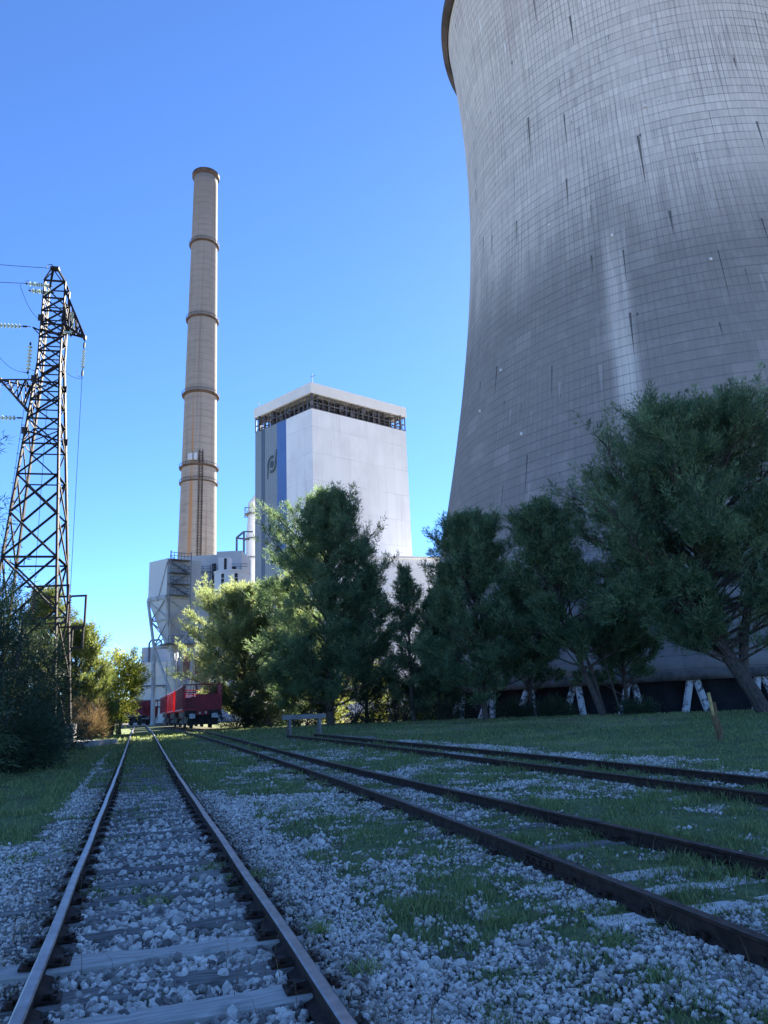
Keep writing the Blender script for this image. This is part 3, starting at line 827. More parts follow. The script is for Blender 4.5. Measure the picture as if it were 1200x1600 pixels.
# ------------------------------------------------------------------ boiler house
def build_boiler():
    A = Vector((-18.4, 185.8, 0)); Br = Vector((7.55, 206.3, 0)); Bl = Vector((-36.7, 202.2, 0))
    vr = (Br - A); vl = (Bl - A); D_ = A + vr + vl
    root = empty('boiler_house', (A.x, A.y, 0)); tag(root, 'tall white boiler house with a blue stripe and open lattice band under its roof', 'building')
    o = -A
    ZW, ZL, ZT = 81.0, 85.5, 88.6
    nr = Vector((vr.y, -vr.x, 0)).normalized(); nl = Vector((-vl.y, vl.x, 0)).normalized()
    def P(base, z): return base + o + Vector((0, 0, z))
    def Lf(t): return A + vl * t
    m = MB()
    m.face([P(A, 0), P(Br, 0), P(Br, ZW), P(A, ZW)])
    m.face([P(Br, 0), P(D_, 0), P(D_, ZW), P(Br, ZW)])
    m.face([P(D_, 0), P(Bl, 0), P(Bl, ZW), P(D_, ZW)])
    m.face([P(Lf(.435), 0), P(A, 0), P(A, ZW), P(Lf(.435), ZW)])
    m.face([P(A, ZW), P(Br, ZW), P(D_, ZW), P(Bl, ZW)])
    m.build('wall', M['white_clad'], root)
    def strip(name, t0, t1, mat, dz=0.0, out=0.0):
        mm = MB(); e = nl * out
        a, b = Lf(t0) + e, Lf(t1) + e
        mm.face([P(b, 0), P(a, 0), P(a, ZW - dz), P(b, ZW - dz)])
        if out:
            mm.face([P(a, 0), P(Lf(t0), 0), P(Lf(t0), ZW - dz), P(a, ZW - dz)]); mm.face([P(Lf(t1), 0), P(b, 0), P(b, ZW - dz), P(Lf(t1), ZW - dz)])
        return mm.build(name, mat, root)
    strip('blue_stripe', .435, .60, M['blue_clad'])
    strip('grey_panel', .60, .815, M['grey_clad'])
    strip('dark_stripe', .815, .885, M['grey_dark_clad'])
    strip('grey_panel', .885, 1.0, M['grey_clad'])
    # lattice storey
    m = MB(); k = 1.3
    cen = (A + Br + Bl + D_) / 4
    def inset(p, d): return p + (cen - p).normalized() * d
    q = [inset(p, 4.5) for p in (A, Br, D_, Bl)]
    for i in range(4):
        a, b = q[i], q[(i + 1) % 4]; m.face([P(a, ZW + .02), P(b, ZW + .02), P(b, ZL), P(a, ZL)])
    m.build('dark_core', M['black_inside'], root)
    m = MB()
    for base, v, n in ((A, vr, 17), (A, vl, 13), (Br, D_ - Br, 12), (Bl, D_ - Bl, 15)):
        nn = Vector((v.y, -v.x, 0)).normalized()
        if nn.dot(base + v / 2 - cen) < 0: nn = -nn
        for dep in (-.3, -2.2):
            for i in range(n + 1):
                p = base + v * (i / n) + nn * dep
                m.bar(P(p, ZW), P(p, ZL), .34 if i % 3 == 0 else .2)
            for zz in (ZW + .25, ZW + 2.1, ZL - .3):
                m.bar(P(base + nn * dep, zz), P(base + v + nn * dep, zz), .22)
        rr = random.Random(5)
        for i in range(n):
            p0, p1 = base + v * (i / n) + nn * -1.2, base + v * ((i + 1) / n) + nn * -1.2
            if rr.random() < .7: m.bar(P(p0, ZW + .2), P(p1, ZL - .2), .16)
            if rr.random() < .35: m.box(P((p0 + p1) / 2, ZW + rr.uniform(1, 4)), (1.3, 1.3, 1.6))
    m.build('lattice_frame', M['steel_frame'], root)
    m = MB(); e = .3
    q = [inset(p, -e * 1.5) for p in (A, Br, D_, Bl)]
    for i in range(4):
        a, b = q[i], q[(i + 1) % 4]; m.face([P(a, ZL), P(b, ZL), P(b, ZT), P(a, ZT)])
    m.face([P(p, ZT) for p in q]); m.face([P(p, ZL) for p in q[::-1]])
    m.build('roof', M['roof_white'], root)
    m = MB(); p = P(inset(A, 1.0), ZT); m.bar(p, p + Vector((0, 0, 3.2)), .14); m.bar(p + Vector((-.5, 0, 2.2)), p + Vector((.9, 0, 2.5)), .1)
    p = P(inset(Bl, 1.0), ZT); m.bar(p, p + Vector((0, 0, 2.2)), .12); m.build('roof_mast', M['steel_frame'], root)
    # swirl emblem: a disc, and a broken ring with two tails
    m = MB(); ex = (-vl).normalized(); ez = Vector((0, 0, 1)); c0 = Lf(.688) + nl * .06 + Vector((0, 0, 69.3)) + o
    def pt(x, z, d=0.0): return c0 + ex * x + ez * z + nl * d
    def plate(loop):
        m.face([pt(x, z, .05) for x, z in loop])
        for i in range(len(loop)):
            (xa, za), (xb, zb) = loop[i - 1], loop[i]; m.face([pt(xa, za), pt(xb, zb), pt(xb, zb, .05), pt(xa, za, .05)])
    el = lambda r1, r2, a: (r1 * math.cos(R(a)), r2 * math.sin(R(a)))
    plate([el(.82, 1.15, a) for a in range(0, 360, 15)])
    def swoosh(sg):
        lo = [el(1.3, 1.75, a) for a in range(62, 196, 12)]
        hi = [el(2.05, 2.6, a) for a in range(196, 61, -12)]
        tail = [(-1.45, -1.4), (-1.75, -3.9), (-2.05, -4.0)]
        return [(x * sg, z * sg) for x, z in lo + tail + hi]
    plate(swoosh(1)); plate(swoosh(-1))
    m.build('emblem', M['emblem'], root)
    # annex
    root2 = empty('annex_block', (6, 186, 0)); tag(root2, 'low white windowless annex at the right foot of the tall white boiler house', 'building')
    m = MB(); a0 = Vector((-8.0, 176.0, 0)); a1 = Vector((14.5, 191, 0)); a2 = Vector((30, 215, 0)); a3 = Vector((0, 205, 0)); oo = Vector((-6, -186, 0))
    q = [Vector(p) for p in ((-12, 184.8, 0), (22, 190.5, 0), (26, 203.0, 0), (9.5, 203.5, 0), (-15.0, 184.9, 0))]
    zt = [39.4, 38.6, 38.6, 39, 39.4]
    n = len(q)
    for i in range(n):
        a, b = q[i] + oo, q[(i + 1) % n] + oo
        m.face([a, b, b + Vector((0, 0, zt[(i + 1) % n])), a + Vector((0, 0, zt[i]))])
    m.face([q[i] + oo + Vector((0, 0, zt[i])) for i in range(n)])
    m.build('wall', M['white_clad_b'], root2)
    m = MB(); a, b = q[0] + oo, q[1] + oo; e = Vector((.1, -.3, 0))
    m.bar(a + Vector((0, 0, zt[0])) + e, b + Vector((0, 0, zt[1])) + e, .25, .5); m.bar(a + Vector((0, 0, 30)) + e, b + Vector((0, 0, 29.4)) + e, .12, .18)
    m.build('parapet', M['roof_white'], root2)
build_boiler()

# ------------------------------------------------------------------ vent stack beside the boiler house, gantry
def build_stack():
    x, y = -38.9, 212.0
    root = empty('vent_stack', (x, y, 0)); tag(root, 'pale tapering vent stack with small platforms beside the grey side of the boiler house', 'stack')
    m = MB(); m.lathe([(2.2, 0), (2.2, 51.5), (2.25, 51.5), (2.25, 52.6), (2.1, 52.6), (1.6, 59.2), (1.6, 62.5), (0.01, 62.8)], 28)
    m.build('flue', M['silo_white'], root)
    for z, d in ((59.0, 1.0), (51.4, .4), (45.7, .35), (37, .35)):
        m = MB(); rr = 1.7 if z > 55 else 2.25; m.lathe([(rr - .1, z - .25), (rr + d, z - .25), (rr + d, z), (rr - .1, z)], 24)
        if z > 55:
            for k in range(10):
                a = 2 * math.pi * k / 10; p = Vector(((rr + d) * math.cos(a), (rr + d) * math.sin(a), z)); m.bar(p, p + Vector((0, 0, 1.5)), .09)
            m.lathe([(rr + d - .04, z + 1.4), (rr + d + .04, z + 1.4), (rr + d + .04, z + 1.55), (rr + d - .04, z + 1.55)], 20)
            m.box((-2.6, -.3, z + .6), (.16, .16, 3.2)); m.box((-1.7, -.3, z + 2.1), (1.9, .16, .2)); m.box((-1.7, -.3, z - .9), (1.9, .16, .2))
        m.build('platform', M['pipe'], root)
    m = MB(); m.tube([(-.9, .3, 60.5), (-.6, .3, 62.5), (.6, .3, 64.2), (2.5, .6, 64.2)], .9, 10); m.build('top_elbow', M['silo_grey'], root)
    root = empty('pipe_gantry', (-38.7, 187, 0)); tag(root, 'thin steel goalpost gantry between the chimney and the vent stack', 'gantry')
    m = MB(); m.bar((0, 0, 28), (0, 0, 46.2), .45); m.bar((2.0, -.6, 28), (2.0, -.6, 47.6), .45); m.bar((0, 0, 46.1), (2.0, -.6, 47.5), .4, .4); m.bar((0, .2, 46.0), (2.6, 3.2, 46.2), .4)
    m.bar((2.0, -.6, 47.5), (4.2, 0, 47.5), .3)
    m.build('frame', M['pipe'], root)
build_stack()

# ------------------------------------------------------------------ coal bunker on raked legs and the plant behind it
def build_bunker():
    root = empty('coal_bunker', (-33.3, 110, .4)); tag(root, 'pale hopper bunker on tall raked lattice legs standing over the red wagons', 'bunker')
    # local frame: corner nearest the viewer at (0,0)
    ev = Vector((-3.6, 2.6, 0)); er = Vector((4.3, 3.2, 0))         # left face, right face
    Q = lambda a, b, z: ev * a + er * b + Vector((0, 0, z))
    z0, z1 = 18.6, 24.6
    m = MB()
    qb = [Q(0, 0, z0), Q(0, 1, z0), Q(1, 1, z0), Q(1, 0, z0)]; qt = [Q(0, 0, z1), Q(0, 1, z1), Q(1, 1, z1), Q(1, 0, z1)]
    for i in range(4): m.face([qb[i], qb[(i + 1) % 4], qt[(i + 1) % 4], qt[i]], 1 if i == 0 else 0)
    m.face(qt)
    m.build('bin', [M['silo_white'], M['silo_grey']], root)
    m = MB(); c = Q(.5, .5, 10.5); s = .16
    ql = [c + (p - Q(.5, .5, z0)) * s - Vector((0, 0, 0)) for p in qb]; ql = [Vector((p.x, p.y, 10.5)) for p in ql]
    for i in range(4): m.face([ql[i], ql[(i + 1) % 4], qb[(i + 1) % 4], qb[i]], 1 if i == 0 else 0)
    m.face(ql[::-1]); m.build('hopper', [M['silo_white'], M['silo_grey']], root)
    m = MB()
    for i in range(4): m.bar(qb[i] + Vector((0, 0, .1)), qb[(i + 1) % 4] + Vector((0, 0, .1)), .3, .6)
    m.build('ring_beam', M['leg_steel'], root)
    mid = [Vector((p.x, p.y, 11.5)) for p in (Q(.17, .27, 0), Q(.17, .9, 0), Q(.8, .9, 0), Q(.8, .12, 0))]
    foot = [Vector((p.x, p.y, 0)) for p in (Q(.02, .55, 0), Q(.2, .95, 0), Q(.8, .95, 0), Q(.72, .12, 0))]
    for i in range(4):
        m = MB(); m.tube([foot[i], mid[i]], .33, 10); m.tube([mid[i], qb[i]], .24, 10); m.build('leg', M['leg_steel'], root)
    m = MB()
    for i in range(4):
        j = (i + 1) % 4
        m.bar(mid[i], mid[j], .26, .4)
        h = lambda a, b, t: a.lerp(b, t)
        m.bar(mid[i], h(mid[j], qb[j], .55), .16); m.bar(mid[j], h(mid[i], qb[i], .55), .16)
        m.bar(h(mid[i], qb[i], .55), h(mid[j], qb[j], .55), .16)
        m.bar(h(mid[i], qb[i], .55), qb[j], .16); m.bar(h(mid[j], qb[j], .55), qb[i], .16)
    m.tube([mid[3], foot[0].lerp(mid[0], .05)], .22, 8); m.tube([foot[0], Vector((mid[1].x + .4, mid[1].y, 11.3))], .24, 8)
    m.bar(Q(.45, 0, z0 - .3), Q(0, 0, z1 - .6), .2)
    m.build('bracing', M['leg_steel'], root)
    m = MB(); rr = random.Random(3)
    nout = Vector((er.y, -er.x, 0)).normalized()
    for k, z in enumerate((18.9, 20.6, 22.3, 24.3)):
        a, b = Q(0, .02, z) + nout * .6, Q(0, .62, z) + nout * .6
        m.bar(a, b, 1.1, .12)
        for hh in (.55, 1.05): m.bar(a + nout * .5 + Vector((0, 0, hh)), b + nout * .5 + Vector((0, 0, hh)), .07)
        for t in np.linspace(0, 1, 7):
            p = a.lerp(b, t) + nout * .5; m.bar(p, p + Vector((0, 0, 1.05)), .07)
        if k < 3:
            aa, bb = (a, b + Vector((0, 0, 1.7))) if k % 2 else (b, a + Vector((0, 0, 1.7)))
            m.bar(aa, bb, .5, .16); m.bar(aa + Vector((0, 0, .9)), bb + Vector((0, 0, .9)), .08)
    for t in (.02, .62): m.bar(Q(0, t, 14) + nout * 1.1, Q(0, t, 25.6) + nout * 1.1, .14)
    m.build('stair_tower', M['pipe'], root)
    m = MB(); m.box(Q(.3, .55, 11.7), (5.0, 3.5, .25), Matrix.Rotation(.6, 3, 'Z'))
    for t in np.linspace(.1, 1, 6): m.bar(Q(.0, t, 11.7), Q(.0, t, 12.9), .08)
    m.bar(Q(0, .1, 12.9), Q(0, 1, 12.9), .08); m.build('walkway', M['pipe'], root)

    root = empty('dust_filter_housing', (-36, 148, 0)); tag(root, 'wide grey boxy filter housing behind the bunker, below the chimney', 'plant building')
    m = MB()
    def blk(mm, x0, x1, y0, y1, z0, z1, mi=0): mm.box(((x0 + x1) / 2, (y0 + y1) / 2, (z0 + z1) / 2), (x1 - x0, y1 - y0, z1 - z0), None, mi)
    blk(m, -6.5, 1.4, 0, 9, 14, 33.4); blk(m, 1.4, 6.6, -.6, 9, 16, 33.9); blk(m, -5.2, -2.6, -1.2, 0, 29.8, 31.4)
    m.build('housing', M['silo_grey'], root)
    m = MB(); blk(m, 2.1, 5.4, -.75, -.62, 25.6, 30.6)
    blk(m, .4, 1.3, -.3, -.01, 22, 31.5); m.build('dark_opening', M['black_inside'], root)
    m = MB()
    for z in (24.5, 27.2, 29.6):
        m.bar((-6, -1.4, z), (4, -1.4, z), .16, .3)
        for hh in (.6, 1.1): m.bar((-6, -1.9, z + hh), (4, -1.9, z + hh), .07)
        for x in np.arange(-6, 4.1, 1.0): m.bar((x, -1.9, z), (x, -1.9, z + 1.1), .07)
    for x in (-6, -2.6, .4, 2.4, 4.0): m.bar((x, -1.6, 12), (x, -1.6, 31), .22)
    m.bar((.4, -1.7, 24.5), (2.4, -1.7, 27.2), .12); m.bar((2.4, -1.7, 24.5), (.4, -1.7, 27.2), .12); m.bar((2.4, -1.7, 27.2), (4, -1.7, 29.6), .12); m.bar((.4, -1.7, 29.6), (2.4, -1.7, 27.2), .12)
    m.build('gallery_frame', M['pipe'], root)

    root = empty('round_silo', (-30.1, 141.5, 0)); tag(root, 'round white silo with dark slot openings peeping over the sunlit pine', 'silo')
    m = MB(); m.lathe([(3.4, 0), (3.4, 28.0), (3.55, 28.0), (3.55, 28.3), (0.01, 28.9)], 40); m.build('drum', M['silo_white'], root)
    av = math.atan2(-141.5, 30.1)
    for da in (-.55, .22):
        m = MB(); a = av + da
        for k in range(4): m.box((3.42 * math.cos(a), 3.42 * math.sin(a), 24.3 + k * .95), (.12, .55, .8), Matrix.Rotation(a, 3, 'Z'))
        m.build('slot_opening', M['black_inside'], root)
    m = MB(); m.box((-1.1, -1.3, 29.6), (2.2, 2.0, 2.6)); m.build('head_house', M['silo_white'], root)
    m = MB(); m.box((-.85, -2.33, 29.6), (.5, .06, 2.2)); m.build('door', M['black_inside'], root)
    m = MB(); m.bar((.1, -1.5, 29.2), (3.2, -1, 29.2), .1); m.bar((.1, -1.5, 29.7), (3.2, -1, 29.7), .1); m.bar((1.8, -1.2, 28.4), (1.8, -1.2, 29.7), .1); m.build('railing', M['pipe'], root)

    root = empty('storage_hall', (-53, 170, 0)); tag(root, 'pale cream storage hall with pipe runs behind the bunker legs', 'building')
    m = MB(); m.box((1.5, 5, 6.9), (15.0, 10, 13.8)); m.build('wall', M['cream_pale'], root)
    m = MB(); m.box((-.5, 6, 15.6), (7.6, 8, 3.6)); m.build('roof_tank', M['pale_grey'], root)
    m = MB()
    for z in (8.6, 5.4, 4.0):
        m.tube([(-4.5, -.35, z), (3.5, -.35, z - .1)], .16, 6); 
        for x in np.arange(-4, 3.6, 1.9): m.bar((x, -.35, z - .5), (x, -.02, z - .5), .12); m.bar((x, -.35, z - .7), (x, -.35, z), .1)
    m.tube([(-2.6, 1.8, 12.5), (-2.6, 1.8, 18.2), (-2.2, 1.8, 18.9), (-.3, 1.8, 19.0), (.2, 1.8, 18.5), (.2, 1.8, 17.4)], .22, 8)
    for k in range(5): m.bar((2.4, -.6, 3 + k * 2.2), (5.0, -.6, 3.6 + k * 2.2), .15)
    m.bar((2.4, -.6, 0), (2.4, -.6, 14), .16); m.bar((5.0, -.6, 0), (5.0, -.6, 13), .16)
    m.build('pipe_run', M['pipe'], root)
    root = empty('cream_workshop', (-44.5, 166, 0)); tag(root, 'plain cream yellow workshop wall between the bunker legs and the pine', 'building')
    m = MB(); m.box((0, 5, 6.3), (9.5, 10, 12.6)); m.build('wall', M['cream'], root)
    m = MB(); m.box((0, 5, 12.75), (9.9, 10.4, .3)); m.build('roof', M['roof_white'], root)
    m = MB(); m.box((2.2, -.05, 6.5), (.35, .2, 12)); m.build('downpipe', M['pale_grey'], root)
    root = empty('red_roof_shed', (-43.2, 158, 0)); tag(root, 'small rust red clad cabin under the bunker walkway', 'shed')
    m = MB(); m.box((.5, 3, 11.9), (5, 5, 3.6)); m.build('cabin', plain('rust_red_cladding', (.22, .10, .08), .8, 0, .2, 1), root)
    m = MB(); m.box((.5, 3, 5.05), (3.6, 3.6, 10.1)); m.build('base', M['concrete'], root)
build_bunker()

# ------------------------------------------------------------------ red coal wagons
def make_wagon(paint, label):
    root = empty('coal_wagon'); tag(root, label, 'railway wagon', 'red coal wagons of one train')
    L, W2 = 12.6, 1.48
    zb, zt = 1.52, 3.42
    m = MB()
    for s in (-1, 1):
        a = s * W2
        m.box((a, L / 2 + .45, (zb + zt) / 2), (.05, L - .9, zt - zb))
        for y in np.arange(.9, L + .01, .62): m.box((a + s * .065, y, (zb + zt) / 2 - .02), (.08, .085, zt - zb - .1))
        m.box((a + s * .03, L / 2 + .4, zt + .02), (.16, L - .6, .11)); m.box((a + s * .03, L / 2 + .4, zb + .02), (.13, L - .6, .14))
    m.box((0, L - .02, zb + .6), (2 * W2 - .06, .05, 1.2))
    m.face([(-W2 + .03, 1.0, zb), (W2 - .03, 1.0, zb), (W2 - .03, 2.4, zb + .95), (-W2 + .03, 2.4, zb + .95)])
    m.face([(-W2 + .03, 1.04, zb), (-W2 + .03, 2.44, zb + .95), (W2 - .03, 2.44, zb + .95), (W2 - .03, 1.04, zb)])
    m.box((0, L / 2 + .4, zb - .02), (2 * W2 - .08, L - .9, .06))
    m.build('body', paint, root)
    m = MB()
    for x in (-1.46, -.58, .50, 1.46): m.box((x, .06, (zb + zt) / 2 + .02), (.085, .085, zt - zb + .12))
    m.box((0, .06, zt + .05), (3.0, .10, .09)); m.box((0, .06, zb - .02), (3.0, .10, .12))
    for z in (1.98, 2.42, 2.86): m.box((-1.02, .06, z), (.86, .07, .07))
    m.box((-.80, .03, 2.4), (.05, .05, 1.9)); m.box((-.47, .03, 2.7), (.05, .05, 1.3))
    m.box((.46, .09, 2.1), (1.98, .04, 1.12))
    for x in np.arange(-.4, 1.4, .22): m.box((x, .055, 2.1), (.05, .05, 1.1))
    m.box((.46, .05, 2.67), (1.98, .07, .07))
    for s in (-1, 1): m.bar((s * 1.46, .06, zt), (s * 1.46, 1.2, zt), .08)
    m.build('end_frame', paint, root)
    m = MB(); m.box((0, .10, 1.22), (2.9, .16, .46)); m.box((0, L / 2, 1.2), (2.2, L - .3, .34)); m.box((0, L / 2, .82), (2.1, 6.0, .75), None, 0, 1.1)
    for s in (-1, 1): m.box((s * 1.15, L / 2, 1.2), (.14, L - .3, .4))
    m.build('underframe', M['black_steel'], root)
    m = MB(); m.box((-.05, .005, 1.24), (.92, .05, .34)); hs = m.build('headstock_plate', M['red'], root)
    m = MB(); m.face([(-.34, -.025, 1.16), (-.16, -.025, 1.16), (-.25, -.025, 1.33)]); m.box((.22, -.022, 1.25), (.11, .012, .17)); m.build('stencil_mark', M['yellow_mark'], hs)
    m = MB(); m.box((0, .45, .62), (2.3, .5, .62)); m.box((-.95, .2, .5), (.5, .12, .5)); m.box((.95, .2, .5), (.5, .12, .5)); m.box((0, L / 2, .5), (2.4, L - 2.0, .22)); m.build('dark_skirt', M['black_steel'], root)  # dark blocks filling the space under headstock and floor
    for x in (-.88, .88):
        m = MB(); m.tube([(x, .02, 1.0), (x, -.35, 1.0)], .11, 12); m.tube([(x, -.35, 1.0), (x, -.42, 1.0)], .2, 14)
        m.box((x, -.44, 1.0), (.46, .045, .34)); m.build('buffer', M['buffer'], root)
    m = MB(); m.bar((0, .02, 1.0), (0, -.3, .96), .12); m.bar((0, -.3, .98), (0, -.34, .55), .08); m.tube([(.3, 0, .95), (.32, -.12, .6), (.28, -.1, .45)], .03, 6); m.tube([(-.3, 0, .95), (-.33, -.12, .62), (-.28, -.1, .5)], .03, 6); m.build('coupling', M['black_steel'], root)
    for yb in (2.2, L - 2.2):
        m = MB()
        for s in (-1, 1):
            m.box((s * 1.0, yb, .55), (.14, 2.4, .26)); m.box((s * 1.0, yb, .78), (.2, .7, .3))
        m.box((0, yb, .6), (1.9, .35, .25)); bg = m.build('bogie', M['black_steel'], root)
        for dy in (-.9, .9):
            m = MB()
            for s in (-1, 1): m.tube([(s * .70, yb + dy, .46), (s * .83, yb + dy, .46)], .46, 20, smooth=False)
            m.tube([(-.7, yb + dy, .46), (.7, yb + dy, .46)], .08, 8); m.build('wheelset', M['black_steel'], bg)
    m = MB()
    for s in (-1, 1):
        for z in (.45, .85): m.box((s * 1.40, .25, z), (.3, .3, .035))
        m.bar((s * 1.5, .12, 1.3), (s * 1.5, .12, .4), .04)
    m.build('step', M['black_steel'], root)
    m = MB(); rr = random.Random(4); n = 12
    ys = np.linspace(2.2, L - .3, n); hs_ = [[zb + .55 + .2 * math.sin(i * 1.3) + rr.uniform(-.1, .1) + (.25 if 0 < j < 4 else -.1) for j in range(5)] for i in range(n)]
    xs = np.linspace(-W2 + .04, W2 - .04, 5)
    for i in range(n - 1):
        for j in range(4): m.face([(xs[j], ys[i], hs_[i][j]), (xs[j + 1], ys[i], hs_[i][j + 1]), (xs[j + 1], ys[i + 1], hs_[i + 1][j + 1]), (xs[j], ys[i + 1], hs_[i + 1][j])])
    m.build('coal_heap', M['coal'], root)
    return root
w1 = make_wagon(M['red'], 'red coal wagon nearest the viewer, showing its open ladder frame and buffers')
wx, wy = -15.35, 61.6
dirw = Vector((-.322, .947, 0))
place = lambda o, x, y, a: (setattr(o, 'location', (x, y, gz(x, y) + .15)), setattr(o, 'rotation_euler', (0, 0, a)))
awag = math.atan2(.322, .947)
place(w1, wx, wy, awag)
labs = ['bright red coal wagon coupled directly behind the nearest one', 'dull red coal wagon third from the viewer, mostly hidden by the wagons in front']
for i, lb in enumerate(labs):
    c = copy_tree(w1); c['label'] = lb
    d = 13.7 * (i + 1); a = awag + .012 * (i + 1)
    place(c, wx + dirw.x * d - .07 * (i + 1) ** 2, wy + dirw.y * d, a)
    if i == 0:
        for ch in c.children:
            if ch.name.startswith(('body', 'end_frame')):
                ch.data = ch.data.copy(); ch.data.materials[0] = M['red_bright']  # second wagon coloured brighter than the rest
for i, (x, y, a, lb) in enumerate(((-36.1, 113.2, 1.04, 'dark red coal wagon seen side on, left of the bright red one'), (-47.9, 120.3, 1.06, 'dark red coal wagon at the far left, half hidden by the bright leafy tree'))):
    c = copy_tree(w1); c['label'] = lb; place(c, x, y, a)
    for ch in c.children:
        if ch.name.startswith(('body', 'end_frame')):
            ch.data = ch.data.copy(); ch.data.materials[0] = M['red_dark']

# ------------------------------------------------------------------ buffer stop, post, slab, footing
def build_small():
    bx, by = -5.05, 43.4; z = gz(bx, by)
    root = empty('buffer_stop', (bx, by, z), .33); tag(root, 'grey wooden buffer stop on two dark trestles at the end of the right track', 'buffer stop')
    m = MB(); r = random.Random(2); m.box((0, 0, 1.0), (2.5, .26, .27)); m.box((.02, -.14, 1.0), (2.42, .04, .22)); m.build('beam', M['plank'], root)
    for x in (-.86, .86):
        m = MB(); m.bar((x, -.42, -.05), (x + .03, -.05, .92), .14, .12); m.bar((x, .5, -.05), (x + .03, .08, .92), .14, .12); m.bar((x, -.3, .3), (x, .36, .3), .1); m.build('trestle', M['sleeper_dark'], root)
    px, py = 10.55, 25.0; z = gz(px, py)
    root = empty('fence_post', (px, py, z), .2); tag(root, 'short rusty brown leaning post with a pale batten, alone on the grass', 'post')
    m = MB(); n = 6; prev = None
    pts = [Vector((-.10 * t + .015 * math.sin(t * 7), 0, 1.28 * t - .08)) for t in np.linspace(0, 1, n)]
    m.tube(pts, [.125, .118, .12, .112, .116, .105], 7, smooth=False); m.build('stake', M['post'], root)
    m = MB(); m.bar((-.16, -.06, .78), (-.225, -.06, 1.5), .085, .06); m.build('batten', plain('pale_new_batten', (.50, .33, .13), .8, 0, .3, 6), root)
    root = empty('concrete_slab', (-17.0, 41.6, gz(-17, 41.6)), -.2); tag(root, 'low flat concrete slab lying in the grass below the pylon', 'slab')
    m = MB(); m.box((0, 0, .10), (2.6, 3.2, .34), None, 0, .98); m.build('slab', M['concrete'], root)
    root = empty('concrete_footing', (-17.25, 40.2, gz(-17, 41)), .2); tag(root, 'pale concrete footing block at the right foot of the pylon', 'footing')
    m = MB(); m.box((0, 0, .55), (1.0, 1.0, 1.3), None, 0, .9); m.build('block', M['concrete'], root)
    x, y = -11.4, 72; root = empty('low_wall', (x, y, gz(x, y)), .1); tag(root, 'short pale wall with a dark cross braced rail to the right of the nearest wagon', 'wall')
    m = MB(); m.box((0, 0, .9), (3.6, .25, 1.9)); m.build('wall_panel', M['pale_grey'], root)
    m = MB()
    for k in range(5):
        a = -1.6 + k * .64; m.bar((a, -.5, .1), (a + .6, -.5, 1.0), .06); m.bar((a + .3, -.5, .1), (a + .3, -.5, 1.0), .05)
    m.bar((-1.6, -.5, 1.0), (1.6, -.5, 1.0), .06); m.build('railing', M['pipe'], root)
    fl = MB(); 
    for x, y in ((1.28, 5.75),):
        root = empty('dandelion', (x, y, gz(x, y))); tag(root, 'single yellow dandelion in the gravel near the right rail', 'flower')
        m = MB(); m.tube([(0, 0, 0), (.005, 0, .04), (0, 0, .075)], .002, 5); m.build('stem', M['grass'], root)
        m = MB()
        for k in range(14):
            a = k * 2.4; m.face([(0, 0, .074), (.016 * math.cos(a - .2), .016 * math.sin(a - .2), .08), (.018 * math.cos(a + .2), .018 * math.sin(a + .2), .081)])
        m.build('petals', M['flower'], root)
build_small()

